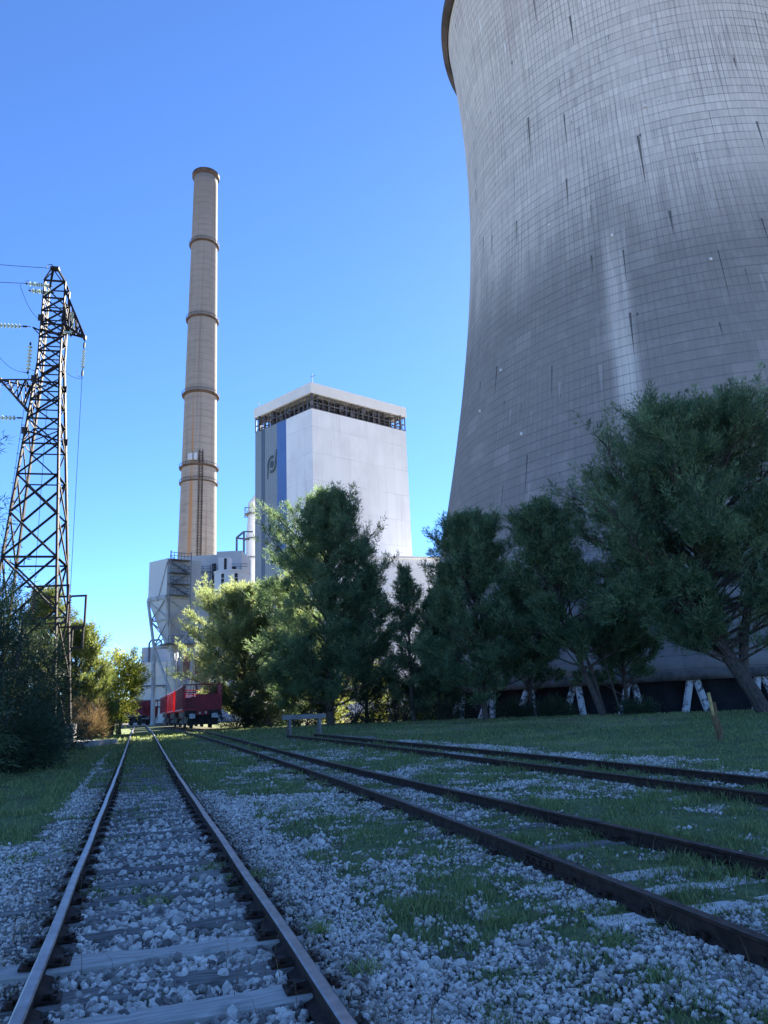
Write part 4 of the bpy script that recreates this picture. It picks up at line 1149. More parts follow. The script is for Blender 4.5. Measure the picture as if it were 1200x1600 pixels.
# ------------------------------------------------------------------ lattice pylon
PC = Vector((-19.92, 41.0, 0)); PSI = R(12); PZ = gz(-19.9, 41)
def pw(z): return (4.15 + (1.25 - 4.15) * z / 22.5) if z < 22.5 else 1.25 - .05 * (z - 22.5) / 6
def corner(i, z, w=None):
    sx, sy = ((-1, -1), (1, -1), (1, 1), (-1, 1))[i]; h = (w or pw(z)) / 2
    x, y = sx * h, sy * h
    return Vector((x * math.cos(PSI) - y * math.sin(PSI) - .03 * z / 10, x * math.sin(PSI) + y * math.cos(PSI), z))
def build_pylon():
    root = empty('pylon', (PC.x, PC.y, 0)); tag(root, 'dark steel lattice pylon with stubby side arms rising from the bushes', 'pylon')
    ztop = 28.1
    for i in range(4):
        m = MB(); zs = [-.2, 22.5, ztop]
        for a, b in zip(zs[:-1], zs[1:]): m.angle(corner(i, a), corner(i, b), .17 if a < 20 else .12, t=.028)
        # climbing pegs
        for z in np.arange(3, 22, .9):
            p = corner(i, z); d = Vector((p.x, p.y, 0)).normalized(); m.bar(p, p + d * .22, .025)
        m.build('leg', M['steel_dark'], root)
    m = MB(); levels = [0.0, 4.0, 7.4, 10.4, 13.0, 15.3, 17.2, 18.8, 20.0, 21.2, 22.3, 23.3, 24.2, 25.1, 26.0, 26.9, 28.1]
    for k in range(len(levels) - 1):
        za, zb_ = levels[k], levels[k + 1]; w = .10 if za < 15 else .075
        for i in range(4):
            j = (i + 1) % 4
            if za < 15:
                m.angle(corner(i, za), corner(j, zb_), w, t=.02); m.angle(corner(j, za), corner(i, zb_), w, t=.02)
                if k % 2 == 1: m.angle(corner(i, za), corner(j, za), w, t=.02)
            else:
                m.angle(corner(i, za), corner(j, zb_), w, t=.02)
                if k % 2 == 0: m.angle(corner(j, za), corner(i, zb_), w, t=.02)
                m.angle(corner(i, za), corner(j, za), w, t=.02)
    for z in (18.0, 21.4, 25.5):                 # plan bracing and gusset plates
        m.angle(corner(0, z), corner(2, z), .07); m.angle(corner(1, z), corner(3, z), .07)
        for i in range(4): m.box(corner(i, z), (.34, .05, .42), Matrix.Rotation(PSI + i * math.pi / 2, 3, 'Z'))
    m.build('bracing', M['steel_dark'], root)
    apex = Vector((-.28, 0, 29.35)); m = MB()
    for i in range(4): m.angle(corner(i, ztop), apex + (corner(i, ztop) - Vector((-.09, 0, ztop))) * .22 * 1.0, .09)
    for i in range(4):
        j = (i + 1) % 4; m.angle(corner(i, ztop), corner(j, ztop), .09)
        m.angle(corner(i, ztop), apex + (corner(j, ztop) - Vector((-.09, 0, ztop))) * .22, .06)
    m.box(apex + Vector((0, 0, 0)), (.5, .4, .14), Matrix.Rotation(PSI, 3, 'Z')); m.tube([apex, apex + Vector((-.25, 0, .35)), apex + Vector((-.5, 0, .3)), apex + Vector((-.52, 0, .1))], .025, 5)
    m.build('peak', M['steel_dark'], root)
    def arm(name, tip, i, j, zu, zl):
        m = MB(); tip = Vector(tip)
        for q in (i, j):
            m.angle(corner(q, zl), tip, .10); m.angle(corner(q, zu), tip, .10)
            n = 4
            for k in range(n):
                a = corner(q, zu).lerp(tip, k / n); b = corner(q, zl).lerp(tip, (k + .5) / n); c_ = corner(q, zu).lerp(tip, (k + 1) / n)
                m.angle(a, b, .06); m.angle(b, c_, .06)
        for k in range(4):
            a = corner(i, zl).lerp(tip, k / 4); b = corner(j, zl).lerp(tip, k / 4); m.angle(a, b, .06)
            a = corner(i, zu).lerp(tip, k / 4); b = corner(j, zu).lerp(tip, k / 4); m.angle(a, b, .06)
        m.box(tip, (.16, .2, .26)); m.build('arm', M['steel_dark'], root)
    arm('arm', (1.95, -.1, 24.35), 1, 2, 27.6, 25.2)
    arm('arm', (-2.75, -.6, 21.5), 0, 3, 21.3, 19.3)
    m = MB(); m.angle(corner(0, 24.6), corner(0, 24.6) + Vector((-.25, -.4, 0)), .1); m.angle(corner(3, 24.6), corner(0, 24.6) + Vector((-.25, -.4, 0)), .07); m.angle(corner(0, 24.7), corner(1, 24.4), .12); m.build('arm_bracket', M['steel_dark'], root)
    # switchgear frames bolted on the right side low down
    m = MB()
    def rect(x0, x1, z0, z1, y, w=.10, left=True):
        m.bar((x0, y, z1), (x1, y, z1), w); m.bar((x1, y, z0), (x1, y, z1 + w / 2), w); m.bar((x0, y, z0), (x1, y, z0), w)
        if left: m.bar((x0, y, z0), (x0, y, z1), w)
    rect(.2, 2.5, 6.7, 8.75, -1.2, left=False); rect(.6, 3.2, 6.55, 8.25, -.5, left=False); rect(2.55, 3.15, 5.4, 6.45, -.5)
    m.bar((1.9, -.6, 5.4), (2.55, -.5, 6.4), .06); m.bar((1.3, -1.2, 3.6), (2.7, -.6, 5.4), .07); m.bar((-1, -1.4, 7.0), (2.4, -1.2, 7.0), .09); m.bar((-1, -1.4, 5.6), (1.9, -1.2, 5.6), .06)
    m.build('switch_frame', M['steel_dark'], root)
build_pylon()

def insulator(a, b, label, n=8, dia=.27, mat='glass_ins', fit=.22):
    a = Vector(a); b = Vector(b); d = (b - a); L = d.length; d.normalize()
    o = empty('insulator_string', a); tag(o, label, 'insulator', 'insulator strings on the pylon')
    o.rotation_euler = d.to_track_quat('Z', 'Y').to_euler()
    m = MB(); ll = L * (1 - 2 * fit)
    for k in range(n):
        z = L * fit + ll * (k + .5) / n; h = ll / n
        m.lathe([(.03, z - h * .5), (dia / 2, z - h * .12), (dia / 2 * .95, z + h * .02), (.05, z + h * .12), (.045, z + h * .5)], 14)
    m.build('discs', M[mat], o)
    m = MB(); m.tube([(0, 0, 0), (0, 0, L)], .022, 6)
    m.box((0, 0, L * fit * .55), (.1, .07, L * fit * .5)); m.box((0, 0, L * (1 - fit * .55)), (.1, .07, L * fit * .5))
    m.tube([(0, 0, L * .96), (.28, 0, L * .92), (.36, 0, L * .78)], .014, 5)
    m.build('fitting', M['steel_dark'], o)
P0 = PC
def at(x, y, z): return PC + Vector((x, y, z))
insulator(at(.05, -.75, 27.62), at(-1.6, -1.0, 27.75), 'glass insulator string at the pylon top pulling left, highest of all', 9, .30, fit=.14)
insulator(at(.02, -.45, 27.35), at(-1.55, -.6, 27.5), 'glass insulator string just behind and below the highest one at the pylon top', 9, .30, fit=.14)
insulator(at(-1.0, -1.0, 24.75), at(-3.8, -1.35, 24.85), 'glass insulator string on a long rod pulling left from the middle of the pylon', 8, .30, fit=.2)
insulator(at(-.4, .5, 21.5), at(-2.0, .3, 21.5), 'short glass insulator string lying above the left pylon arm', 5, .28, fit=.2)
insulator(at(-1.0, -.8, 18.9), at(-3.6, -1.2, 18.9), 'glass insulator string pulling left below the left pylon arm', 8, .30, fit=.18)
insulator(at(.95, .2, 26.6), at(.95, .2, 24.6), 'glass insulator string hanging inside the right pylon arm', 8, .28, fit=.12)
insulator(at(1.95, -.1, 24.2), at(1.95, -.1, 21.6), 'glass insulator string hanging from the tip of the right pylon arm', 7, .24, fit=.26)
insulator(at(-1.15, -.55, 24.0), at(-1.15, -.55, 21.8), 'glass insulator string hanging on the left side of the pylon body', 7, .28, fit=.12)
insulator(at(-2.75, -.6, 21.4), at(-2.9, -.6, 18.9), 'glass insulator string hanging from the tip of the left pylon arm', 7, .26, fit=.24)
insulator(at(1.75, -.6, 24.45), at(.6, -.8, 24.4), 'small insulator string between the right arm tip and the pylon body', 4, .2, fit=.3)
insulator(at(2.45, -.85, 8.3), at(2.45, -.85, 6.7), 'brown porcelain insulator standing in the switch frame low on the pylon', 10, .22, 'porcelain', .08)
insulator(at(.75, -1.5, 8.6), at(.75, -1.5, 7.2), 'dark porcelain insulator against the pylon leg low down', 8, .34, 'porcelain', .08)

def cable(a, b, sag, label, r=.018, n=14):
    a = Vector(a); b = Vector(b); m = MB()
    pts = [a.lerp(b, t) - Vector((0, 0, sag * 4 * t * (1 - t))) for t in np.linspace(0, 1, n)]
    m.tube(pts, r, 5)
    o = m.build('cable', M['cable']); tag(o, label, 'cable', 'overhead cables on the pylon')
cable(at(-.5, 0, 29.4), at(-28, -6, 31.0), .5, 'topmost thin earth wire running left from the pylon peak')
cable(at(-1.6, -1.0, 27.75), at(-28, -6, 29.6), .6, 'conductor running left from the highest insulator string')
cable(at(-3.8, -1.35, 24.85), at(-28, -7, 26), .5, 'conductor running left from the long middle insulator string')
cable(at(-2.0, .3, 21.5), at(-28, -5, 23.0), .4, 'conductor running left above the left pylon arm')
cable(at(-3.6, -1.2, 18.9), at(-28, -7, 20.5), .4, 'conductor running left from the lowest insulator string')
cable(at(1.95, -.1, 21.6), at(2.45, -.85, 8.4), .0, 'straight vertical lead dropping from the right arm tip to the switch frame', .014)
cable(at(1.95, -.1, 21.6), at(.3, -.3, 22.9), .35, 'slack jumper loop between right arm tip and pylon body', .014)
cable(at(-1.9, -1.0, 27.7), at(-.6, -.6, 25.4), .45, 'slack jumper loop left of the pylon top', .014)
cable(at(-3.8, -1.3, 24.8), at(-1.1, -.5, 22.0), .9, 'long slack jumper loop left of the pylon body', .014)
cable(at(-.3, .4, 21.5), at(.75, -1.5, 8.7), .0, 'dark lead running straight down inside the pylon', .014)
cable(at(-1.1, -.5, 21.8), at(-1.4, -1.3, 7.5), .0, 'dark lead running down along the left pylon legs', .014)

# ------------------------------------------------------------------ trees
def spray(P, D, n, L, W, up=.5, rad=.5, flat=.8, jit=.40):
    """P (K,3) clump centres, D (K,3) outward dirs -> needle spray triangles"""
    K = len(P); idx = np.repeat(np.arange(K), n); N = len(idx)
    rv = (rad[idx] if not np.isscalar(rad) else np.full(N, rad))[:, None]
    ax = D * .75 + np.array([0, 0, up]) + rng.normal(size=(K, 3)) * .25
    ax /= np.linalg.norm(ax, axis=1)[:, None]; ax = ax[idx]
    t = rng.uniform(-.9, 1.25, N)[:, None]
    off = rng.normal(size=(N, 3)) * .40 * np.clip(1.15 - .55 * (t + .9) / 2.15, .3, 1.2); off[:, 2] *= flat
    pos = P[idx] + (off + ax * t) * rv
    d = off * .9 + ax * .75 + rng.normal(size=(N, 3)) * jit * .8
    d /= np.linalg.norm(d, axis=1)[:, None]
    s = np.cross(d, rng.normal(size=(N, 3))); s /= np.linalg.norm(s, axis=1)[:, None]
    l = L * rng.uniform(.6, 1.3, N)[:, None]; w = W * rng.uniform(.6, 1.3, N)[:, None]
    V = np.stack([pos - s * w / 2, pos + s * w / 2, pos + d * l], 1)
    ct = rng.random(K)[idx]
    tint = np.stack([np.clip(.05 + .9 * ct + rng.normal(0, .14, N), 0, 1), rng.random(N) * .6 + .4 * rng.random(K)[idx], np.zeros(N)], -1)
    return V.reshape(-1, 3), np.repeat(tint, 3, axis=0)

def lerp_tab(tab, t):
    ts = [q[0] for q in tab]; return [float(np.interp(t, ts, [q[k] for q in tab])) for k in range(1, len(tab[0]))]

def pine(name, label, x, y, H, prof, path, n_limb=46, tr=.2, leaf='leaf_pine', seed=1, t0=.12, group=None, nb=62, L=.27, W=.05, el0=8, el1=62, extra=(), sub=6, rad=.5, z=None, stems=(), lobes=0, lr=1.0, lmin=.18):
    """prof: [(t, left reach, right reach, depth reach)], path: [(t, dx, dy)] offsets of the trunk"""
    global rng
    keep = rng; rng = np.random.default_rng(seed); r = random.Random(seed)
    z = gz(x, y) - .15 if z is None else z
    root = empty(name, (x, y, z)); tag(root, label, 'tree', group)
    m = MB()
    T = lambda t: Vector((*lerp_tab(path, t), H * t))
    ts = np.linspace(0, 1, 14)
    m.tube([T(t) + Vector((r.uniform(-.06, .06), r.uniform(-.06, .06), 0)) * (t > 0) for t in ts], [max(tr * (1 - t) ** .8 + .02, .02) for t in ts], 9)
    cl = []; cd = []; cr = []
    ga = r.uniform(0, 6.28)
    jobs = []
    for k in range(n_limb):
        t = t0 + (1 - t0) * ((k + r.random() * .8) / n_limb) ** .92
        ga += 2.4 + r.uniform(-.5, .5); jobs.append((T(t), t, ga, None))
    for (p0, t, a, ln) in jobs:
        ca, sa = math.cos(a), math.sin(a)
        lf, rt, dp = lerp_tab(prof, t)
        reach = math.hypot((rt if ca > 0 else lf) * ca, dp * sa) * r.choice((.5, .75, .9, 1.0, 1.05, 1.15))
        if reach < .25: reach = .25
        el = R(el0 + (el1 - el0) * t + r.uniform(-10, 10))
        d = Vector((ca * math.cos(el), sa * math.cos(el), math.sin(el)))
        Lm = reach / max(.45, math.cos(el))
        Lm = min(Lm, reach * 1.5, max(.3, (H * 1.02 - p0.z) / max(.25, math.sin(el)) * .8 + .15))
        pts = [p0]; dd = d.copy(); n = 6
        for i in range(n):
            dd = (dd + Vector((r.uniform(-.16, .16), r.uniform(-.16, .16), r.uniform(-.05, .17)))).normalized(); pts.append(pts[-1] + dd * (Lm / n))
        r0 = min(tr * .5, .018 + .018 * Lm) * (1 - .4 * t)
        m.tube(pts, [max(r0 * (1 - i / (n + .5)), .012) for i in range(n + 1)], 5, cap=False)
        nsub = max(3, int((1.5 if lobes else 2.9) * sub * min(1.5, .4 + Lm / 3.0)))
        for q in range(nsub):
            s = .30 + .70 * (q + r.random()) / nsub
            i = min(n - 1, int(s * n)); f = s * n - i; b = pts[i].lerp(pts[min(i + 1, n)], min(1, f))
            sd = (dd + Vector((r.uniform(-1, 1), r.uniform(-1, 1), r.uniform(-.25, .75))) * .9).normalized()
            sl = Lm * r.uniform(.12, .34) * (1.15 - .4 * s) + .2
            e = b + sd * sl
            m.tube([b, b.lerp(e, .5) + Vector((0, 0, -.03)), e], [max(.010, r0 * .35), .010, .007], 4, cap=False)
            cl.append(e); cd.append(sd); cr.append(rad * r.uniform(.65, 1.25))
            if sl > .5: cl.append(b.lerp(e, .6)); cd.append(sd); cr.append(rad * r.uniform(.5, .9))
        cl.append(pts[-1]); cd.append(dd); cr.append(rad * r.uniform(.7, 1.1))
    for (ex, ey, ez, er, en) in extra:
        for _ in range(int(en * 2.2)):
            v = Vector((r.gauss(0, 1), r.gauss(0, 1), r.gauss(0, .8))).normalized() * er * r.uniform(.4, 1)
            cl.append(Vector((ex, ey, ez)) + v); cd.append(v.normalized()); cr.append(rad * r.uniform(.7, 1.1))
    la = r.uniform(0, 6.28)
    for k in range(lobes):
        t = lmin + (1 - lmin) * ((k + .5) / lobes) ** .85; la += 2.4 + r.uniform(-.35, .35)
        lf, rt, dp = lerp_tab(prof, t); ca, sa = math.cos(la), math.sin(la)
        rr_ = lr * r.uniform(.65, 1.3) * (1 - .35 * t)
        reach = max(0, math.hypot((rt if ca > 0 else lf) * ca, dp * sa) * r.uniform(.55, 1.05) - rr_ * .55)
        c0 = T(t) + Vector((ca * reach, sa * reach, r.uniform(-.3, .5) + reach * .12))
        if c0.z + rr_ * .8 > H * 1.02: c0.z = H * 1.02 - rr_ * .8
        for _ in range(int(30 * rr_ ** 2) + 6):
            v = Vector((r.gauss(0, 1), r.gauss(0, 1), abs(r.gauss(0, .9)) - .22)).normalized() * r.uniform(.7, 1.08)
            cl.append(c0 + Vector((v.x * rr_, v.y * rr_, v.z * rr_ * .8))); cd.append((v + Vector((ca, sa, 0)) * .35).normalized()); cr.append(rad * r.uniform(.6, 1.0))
        m.tube([T(max(.05, t - .12)), T(t).lerp(c0, .5) + Vector((0, 0, -.25)), c0], [.05 + .02 * lr, .04, .015], 5, cap=False)
    cl.append(T(1)); cd.append(Vector((0, 0, 1))); cr.append(rad * .6)
    for stem in stems:
        m.tube([Vector(p) for p in stem[0]], stem[1], 7)
    m.build('trunk', M['bark'], root)
    V, c = spray(np.array([tuple(v) for v in cl]), np.array([tuple(v) for v in cd]), int(nb * .60), L, W * 1.2, rad=np.array(cr) * .72)
    okz = (V.reshape(-1, 3, 3)[:, :, 2].min(1) > .02); V = V.reshape(-1, 3, 3)[okz].reshape(-1, 3); c = c.reshape(-1, 3, 3)[okz].reshape(-1, 3)
    arr_mesh('crown', V, np.arange(len(V)).reshape(-1, 3), M[leaf], root, colors=c)
    rng = keep
    return root

GP = 'pines along the foot of the cooling tower'
# big leaning pine at the right edge
pine('pine_tree', 'largest dark pine at the right edge, its leaning trunk splitting into limbs', 20.9, 43.0, 18.0,
     [(0, 3, 3, 3), (.16, 5.5, 4, 4), (.26, 8.8, 7, 6), (.45, 6.6, 8, 6.5), (.62, 5.8, 8, 6.2), (.8, 4.8, 7, 5), (.93, 4.0, 5.5, 3.8), (1, 2.5, 3, 2)],
     [(0, 0, 0), (.12, -.9, 0), (.3, -2.6, .3), (.55, -2.2, .5), (1, -.9, .5)], 135, .42, seed=21, t0=.15, group=GP, nb=60, L=.28, W=.052, lobes=46, lr=1.55, lmin=.24, el0=2, el1=58, sub=9, rad=.62,
     extra=[(-5.0, -1, 14.2, 1.3, 14), (-6.4, -1.5, 11.8, 1.2, 13), (-3.2, -2.5, 12.0, 1.7, 18), (0.5, -3, 11.0, 1.8, 18), (3.5, -2, 12.5, 2.0, 20), (2.8, 0, 16.4, 1.4, 16), (-1.5, -3.5, 8.6, 1.6, 16), (2.5, -3.5, 7.8, 1.6, 16), (-4.6, -2.6, 7.4, 1.3, 14), (5.5, 0, 14.5, 1.8, 18)],
     stems=[([(-.9, 0, 2.2), (-.4, .2, 4.5), (.9, .6, 8), (2.2, .8, 11.5), (2.8, 1, 15)], [.28, .26, .2, .13, .05]), ([(-1.3, 0, 3.0), (-3.0, -.4, 5.2), (-4.2, -.6, 8), (-4.8, -.5, 11.5)], [.26, .2, .13, .05])])
pine('pine_tree', 'slim pine with a thin leaning trunk, just left of the largest pine', 13.6, 49.5, 14.0,
     [(0, 2, 2, 2), (.2, 4.4, 4.0, 3), (.4, 4.2, 4.0, 3), (.6, 3.0, 2.4, 2.4), (.8, 2.2, 1.9, 2.0), (1, .9, .8, .9)],
     [(0, 0, 0), (.3, -1.3, 0), (.65, -2.3, 0), (1, -2.7, .2)], 74, .2, seed=5, t0=.2, lobes=26, lr=1.1, lmin=.3, group=GP, nb=56, el0=4, el1=60, sub=6, rad=.5,
     stems=[([(.3, .5, 0), (-.3, .5, 3), (-1.2, .4, 6), (-1.5, .3, 8.5)], [.11, .1, .07, .03]), ([(1.3, .3, 0), (.6, .2, 3.2), (.2, .2, 6)], [.08, .06, .03])])
pine('pine_tree', 'cone shaped dark pine in front of the left edge of the cooling tower', 6.5, 53.5, 14.3,
     [(0, 3.6, 3.6, 3), (.12, 4.6, 4.4, 3.6), (.35, 4.2, 4.1, 3.4), (.6, 3.7, 3.8, 3.0), (.82, 2.7, 2.8, 2.2), (1, .9, .9, .9)],
     [(0, 0, 0), (.5, -.15, 0), (1, -.25, 0)], 96, .2, seed=8, t0=.1, lobes=32, lr=1.15, lmin=.12, group=GP, nb=60, el0=0, el1=60, sub=6, rad=.5)
pine('pine_tree', 'narrow dark young pine squeezed between the broad pine and the cone shaped pine', 1.6, 59.0, 11.8,
     [(0, 1.6, 1.6, 1.6), (.2, 2.1, 2.0, 2), (.5, 1.7, 1.7, 1.7), (.8, .9, .9, .9), (1, .25, .25, .25)],
     [(0, 0, 0), (1, -.15, 0)], 44, .15, seed=13, t0=.06, lobes=18, lr=.7, group=GP, nb=54, el0=5, el1=66, sub=5, rad=.44)
pine('pine_tree', 'broad tall pine with several spires in front of the white boiler house', -4.9, 60.0, 18.4,
     [(0, 4.0, 4.2, 3.5), (.1, 5.6, 4.8, 4.2), (.3, 6.4, 4.8, 4.5), (.55, 6.0, 4.3, 4.0), (.75, 4.0, 3.3, 3.0), (.9, 1.7, 1.9, 1.5), (1, .4, .4, .4)],
     [(0, 0, 0), (.5, .2, 0), (1, .1, 0)], 100, .3, seed=31, t0=.05, lobes=46, lr=1.3, lmin=.08, group=GP, nb=62, el0=4, el1=68, sub=8, rad=.56,
     extra=[(-3.1, -.5, 13.4, 1.0, 14), (-4.6, .2, 10.6, 1.4, 18), (-1.6, -2.2, 12.2, 1.0, 14), (1.6, -2.4, 10.2, 1.2, 14), (-2.0, -3, 7, 1.3, 15), (1.5, -3, 5.5, 1.3, 15), (1.9, 0, 15.6, .6, 9), (1.7, 0, 14.4, .7, 9), (-1.2, 0, 16.2, .6, 8), (3.4, 0, 12.6, .8, 10), (3.9, 0, 11.2, .8, 10)])
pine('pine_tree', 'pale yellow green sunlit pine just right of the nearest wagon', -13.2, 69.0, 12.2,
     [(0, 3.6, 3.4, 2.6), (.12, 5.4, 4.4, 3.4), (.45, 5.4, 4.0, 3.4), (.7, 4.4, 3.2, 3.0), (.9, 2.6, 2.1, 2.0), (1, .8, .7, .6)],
     [(0, 0, 0), (.5, -.3, 0), (1, -.5, 0)], 100, .22, 'leaf_sunlit', seed=17, t0=.03, lobes=36, lr=1.2, lmin=.08, group=GP, nb=60, el0=6, el1=62, sub=7, rad=.52,
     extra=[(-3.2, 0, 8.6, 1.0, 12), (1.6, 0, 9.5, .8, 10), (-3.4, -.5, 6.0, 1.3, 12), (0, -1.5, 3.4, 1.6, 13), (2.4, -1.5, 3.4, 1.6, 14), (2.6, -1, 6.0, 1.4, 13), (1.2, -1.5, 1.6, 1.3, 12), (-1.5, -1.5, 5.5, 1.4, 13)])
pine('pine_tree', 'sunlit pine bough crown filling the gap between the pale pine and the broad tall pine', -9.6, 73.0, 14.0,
     [(0, 2.0, 2.0, 2), (.3, 2.8, 2.8, 2.4), (.7, 2.2, 2.2, 2), (1, .5, .5, .5)], [(0, 0, 0), (1, .2, 0)], 44, .2, 'leaf_sunlit', seed=19, t0=.12, group=GP, nb=56, sub=6, rad=.52)

for x, y, H, w, sd, lb in ((3.9, 63.5, 10.5, 2.6, 71, 'shorter dark pine behind, between the narrow young pine and the cone shaped pine'), (10.4, 57.5, 10.0, 2.8, 72, 'shorter dark pine behind the gap left of the slim leaning pine'),
                           (16.4, 53.5, 8.6, 3.0, 73, 'low dark pine behind, filling the gap left of the largest pine'), (-2.2, 65.0, 12.0, 3.0, 74, 'dark pine standing close behind the right side of the broad tall pine'), (-8.0, 62.0, 8.0, 2.6, 75, 'dark low pine at the left foot of the broad tall pine')):
    pine('pine_tree', lb, x, y, H, [(0, w, w, w), (.15, w * 1.1, w * 1.1, w), (.5, w * .85, w * .85, w * .8), (.8, w * .5, w * .5, w * .5), (1, .3, .3, .3)], [(0, 0, 0), (1, .2, 0)], 44, .15, seed=sd, t0=.22 if sd in (72, 73) else .05, lobes=16, lr=.9, lmin=.24, group=GP, nb=50, L=.3, W=.065, sub=5, rad=.5)

def bush(name, label, x, y, lobes, leaf, seed, nb=30, K=1.0, L=.2, W=.04, up=.3, cat='shrub', group=None, rad=.4, stems=8, flat=.8, jit=.55, hollow=.45):
    """lobes: [(dx,dy,dz, rx,ry,rz, n clumps)]"""
    global rng
    keep = rng; rng = np.random.default_rng(seed); r = random.Random(seed)
    z = gz(x, y) - .05; root = empty(name, (x, y, z)); tag(root, label, cat, group)
    P = []; D = []; m = MB()
    for (dx, dy, dz, rx, ry, rz, n) in lobes:
        for k in range(int(n * K)):
            v = Vector((r.gauss(0, 1), r.gauss(0, 1), r.gauss(0, 1))).normalized(); s = hollow + (1 - hollow) * r.random() ** .6
            p = Vector((dx + v.x * rx * s, dy + v.y * ry * s, dz + v.z * rz * s))
            if p.z < .08: p.z = abs(p.z) * .5 + .08
            P.append(tuple(p)); D.append(tuple(v))
        for k in range(stems):
            v = Vector((r.uniform(-.7, .7) * rx, r.uniform(-.7, .7) * ry, r.uniform(-.1, .7) * rz))
            e = Vector((dx, dy, dz)) + v; b = Vector((dx * .6 + r.uniform(-.2, .2), dy * .6 + r.uniform(-.2, .2), 0))
            mid = b.lerp(e, .5) + Vector((r.uniform(-.2, .2), r.uniform(-.2, .2), .1)); m.tube([b, mid, e], [.035 + .01 * rz, .025, .01], 5, cap=False)
    m.build('stems', M['bark'], root)
    V, c = spray(np.array(P), np.array(D), nb, L, W, up, rad, flat, jit)
    t3 = V.reshape(-1, 3, 3); ok = t3[:, :, 2].min(1) > .0; V = t3[ok].reshape(-1, 3); c = c.reshape(-1, 3, 3)[ok].reshape(-1, 3)
    arr_mesh('foliage', V, np.arange(len(V)).reshape(-1, 3), M[leaf], root, colors=c)
    rng = keep; return root

# the dark bank of shrubs on the left, nearest last
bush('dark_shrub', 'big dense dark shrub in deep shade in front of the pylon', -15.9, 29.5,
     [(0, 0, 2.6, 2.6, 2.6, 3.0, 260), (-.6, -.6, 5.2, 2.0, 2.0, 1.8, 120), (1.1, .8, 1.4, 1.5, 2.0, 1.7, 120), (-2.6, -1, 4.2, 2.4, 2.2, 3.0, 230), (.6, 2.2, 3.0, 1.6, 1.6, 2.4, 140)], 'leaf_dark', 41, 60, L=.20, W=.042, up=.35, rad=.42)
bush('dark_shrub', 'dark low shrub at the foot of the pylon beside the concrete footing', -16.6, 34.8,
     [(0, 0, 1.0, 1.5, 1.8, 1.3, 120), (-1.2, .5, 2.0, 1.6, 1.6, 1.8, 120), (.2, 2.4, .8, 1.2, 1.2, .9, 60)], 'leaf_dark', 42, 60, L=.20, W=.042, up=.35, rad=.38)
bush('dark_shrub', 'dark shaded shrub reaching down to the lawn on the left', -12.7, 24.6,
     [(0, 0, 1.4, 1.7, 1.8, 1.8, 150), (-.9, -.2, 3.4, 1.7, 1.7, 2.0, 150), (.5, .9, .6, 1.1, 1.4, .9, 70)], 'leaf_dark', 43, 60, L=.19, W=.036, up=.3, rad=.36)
bush('narrow_leaf_shrub', 'narrow leaved grey green shrub at the very left edge above the lawn', -11.6, 20.9,
     [(0, 0, 1.0, 1.0, 1.0, 1.3, 70), (-.7, .2, 2.3, 1.1, 1.0, 1.3, 70), (-.2, -.3, .6, .9, .9, .8, 50)], 'leaf_olean', 44, 22, L=.24, W=.034, up=.05, rad=.33, jit=.8)
bush('narrow_leaf_shrub', 'tall wispy shrub with drooping narrow leaves before the pylon legs', -13.1, 25.0,
     [(-.7, 0, 6.6, 1.0, 1.2, 1.6, 60), (.2, 0, 5.4, 1.2, 1.2, 1.1, 60), (-.9, 0, 8.6, .5, .5, 1.0, 18), (-1.3, 0, 4.8, 1.3, 1.3, 1.4, 60), (-1.15, 0, 11.2, .4, .5, .8, 8)], 'leaf_olean', 45, 16, L=.26, W=.034, up=-.15, rad=.36, jit=.75, stems=5)
pine('pine_tree', 'loose green pine behind the pylon, partly sunlit', -21.9, 52.5, 7.4,
     [(0, 2, 2, 2), (.2, 3.2, 2.8, 2.8), (.55, 2.6, 2.2, 2.2), (.85, 1.3, 1.2, 1.2), (1, .3, .3, .3)], [(0, 0, 0), (1, -.3, 0)], 46, .16, 'leaf_olive', seed=51, t0=.08, group='trees behind the pylon', nb=56, lobes=18, lr=.9, sub=5, rad=.46)
pine('pine_tree', 'taller dusky pine at the left behind the pylon legs', -26.4, 56.0, 10.6,
     [(0, 2, 2, 2), (.25, 3.2, 3.0, 2.8), (.6, 2.6, 2.4, 2.4), (.9, 1.2, 1.2, 1.2), (1, .3, .3, .3)], [(0, 0, 0), (1, .3, 0)], 46, .18, 'leaf_olive', seed=52, t0=.1, group='trees behind the pylon', nb=56, lobes=18, lr=.9, sub=5, rad=.5)
bush('leafy_tree', 'round bright yellow green tree at the far end of the left track', -22.2, 60.2,
     [(0, 0, 3.6, 2.1, 2.2, 2.9, 220), (.9, .2, 4.6, 1.5, 1.5, 2.0, 110), (-.9, 0, 2.4, 1.7, 1.8, 2.2, 110)], 'leaf_yellow', 46, 40, L=.24, W=.08, up=.3, cat='tree', rad=.42)
bush('broom_shrub', 'reddish brown dry broom shrub beside the concrete slab', -20.1, 49.8,
     [(0, 0, 1.2, 1.2, 1.2, 1.3, 80), (.5, -.3, .7, 1.0, 1.0, .8, 50)], 'leaf_dry', 47, 34, L=.5, W=.022, up=.6, rad=.3, jit=.4)
bush('green_shrub', 'grey green shrub between the broom shrub and the bright leafy tree', -21.4, 54.6,
     [(0, 0, 1.6, 1.6, 1.4, 1.9, 100), (-.8, .3, 2.6, 1.4, 1.4, 1.6, 70)], 'leaf_olive', 48, 44, L=.28, W=.05, up=.5, rad=.36)
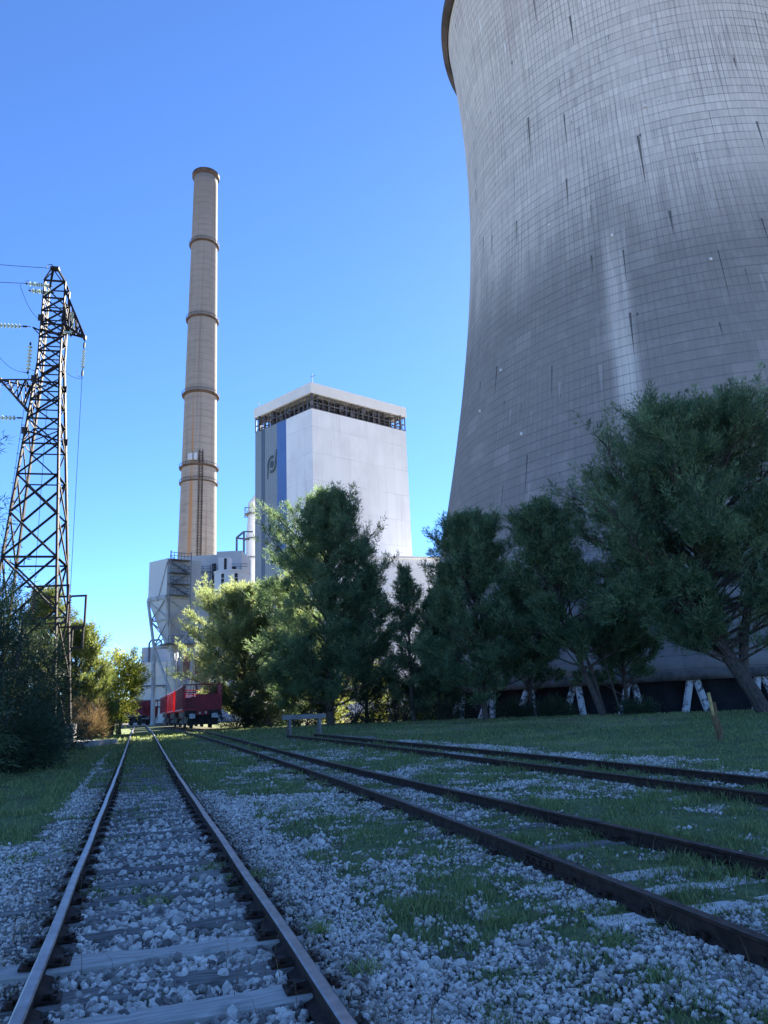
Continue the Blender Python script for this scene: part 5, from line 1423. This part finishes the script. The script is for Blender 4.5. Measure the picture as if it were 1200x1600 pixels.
# undergrowth below the pines and the sunlit greenery seen through them
gu = 'undergrowth beneath the pines'
under = [(-13.6, 66.8, 2.2, 1.6, 'dark undergrowth around the trunk of the pale sunlit pine'), (-10.6, 66.0, 2.4, 2.6, 'tall dark undergrowth between the pale pine and the broad pine'), (-7.8, 62.5, 2.4, 2.0, 'dark undergrowth below the sunlit side of the broad pine'), (-3.2, 61.5, 2.6, 2.4, 'dark undergrowth at the foot of the broad tall pine'), (.2, 61.5, 2.2, 2.6, 'dark undergrowth around the narrow young pine'),
         (3.6, 58.5, 2.2, 2.2, 'dark undergrowth left of the cone shaped pine'), (8.6, 56.4, 1.3, .7, 'low undergrowth just right of the cone shaped pine'), (11.2, 53.5, 1.4, .6, 'low undergrowth at the foot of the slim leaning pine'), (16.0, 50.2, 1.0, .45, 'scrubby undergrowth between the slim pine and the largest pine')]
for i, (x, y, rx, rz, lb) in enumerate(under):
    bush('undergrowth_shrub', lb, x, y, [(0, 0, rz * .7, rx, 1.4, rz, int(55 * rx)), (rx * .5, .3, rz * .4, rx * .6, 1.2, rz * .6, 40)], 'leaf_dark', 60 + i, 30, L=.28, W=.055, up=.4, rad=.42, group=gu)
for i, (x, y, s, lb) in enumerate(((-2.5, 92, 3.6, 'sunlit yellow green tree glimpsed low through the broad pine'), (-9.5, 96, 3.2, 'sunlit tree far behind the pale pine'), (3.0, 88, 2.6, 'sunlit tree glimpsed right of the broad pine trunk'))):
    bush('distant_tree', lb, x, y, [(0, 0, s * 1.1, s * 1.1, s, s * 1.1, 110), (s * .6, 0, s * .8, s * .7, s * .7, s * .8, 50)], 'leaf_yellow', 80 + i, 26, L=.42, W=.13, up=.35, cat='tree', rad=.7, group='trees beyond the pines')

# ------------------------------------------------------------------ light, sky, camera
SUN_AZ, SUN_EL = R(20.2), R(32)
world = bpy.data.worlds.new('World'); scene.world = world; world.use_nodes = True
nt = world.node_tree; nt.nodes.clear()
sky = nt.nodes.new('ShaderNodeTexSky'); sky.sky_type = 'NISHITA'; sky.sun_disc = False
sky.sun_elevation = SUN_EL; sky.sun_rotation = SUN_AZ; sky.altitude = 1500; sky.air_density = .7; sky.dust_density = .1; sky.ozone_density = 10.0
bg = nt.nodes.new('ShaderNodeBackground'); bg.inputs[1].default_value = .075
wo = nt.nodes.new('ShaderNodeOutputWorld'); nt.links.new(sky.outputs[0], bg.inputs[0]); nt.links.new(bg.outputs[0], wo.inputs[0])
sl = bpy.data.lights.new('sun', 'SUN'); sl.energy = 5.0; sl.angle = R(.5); sl.color = (1.0, .93, .80)
so = link(bpy.data.objects.new('sun', sl))
sv = Vector((math.sin(SUN_AZ) * math.cos(SUN_EL), math.cos(SUN_AZ) * math.cos(SUN_EL), math.sin(SUN_EL)))
so.rotation_euler = sv.to_track_quat('Z', 'Y').to_euler(); so.location = (60, 120, 150)

cam = bpy.data.cameras.new('camera'); co = link(bpy.data.objects.new('camera', cam))
cam.sensor_fit = 'HORIZONTAL'; cam.sensor_width = 36; cam.lens = 36 * 1150 / 1200
cam.clip_start = .05; cam.clip_end = 12000
th = math.atan(306 / 1150); rho = R(2.5)
F = Vector((0, math.cos(th), math.sin(th))); U0 = Vector((0, -math.sin(th), math.cos(th))); R0 = Vector((1, 0, 0))
Rx = R0 * math.cos(rho) - U0 * math.sin(rho); Ux = R0 * math.sin(rho) + U0 * math.cos(rho)
mw = Matrix((Rx, Ux, -F)).transposed().to_4x4(); mw.translation = (0, 0, 1.525)
co.matrix_world = mw
scene.camera = co
vs = scene.view_settings
vs.view_transform = 'Standard'; vs.look = 'None'; vs.exposure = 2.32; vs.gamma = 1.0
scene.render.resolution_x = 768; scene.render.resolution_y = 1024
scene.cycles.max_bounces = 8; scene.cycles.transparent_max_bounces = 8
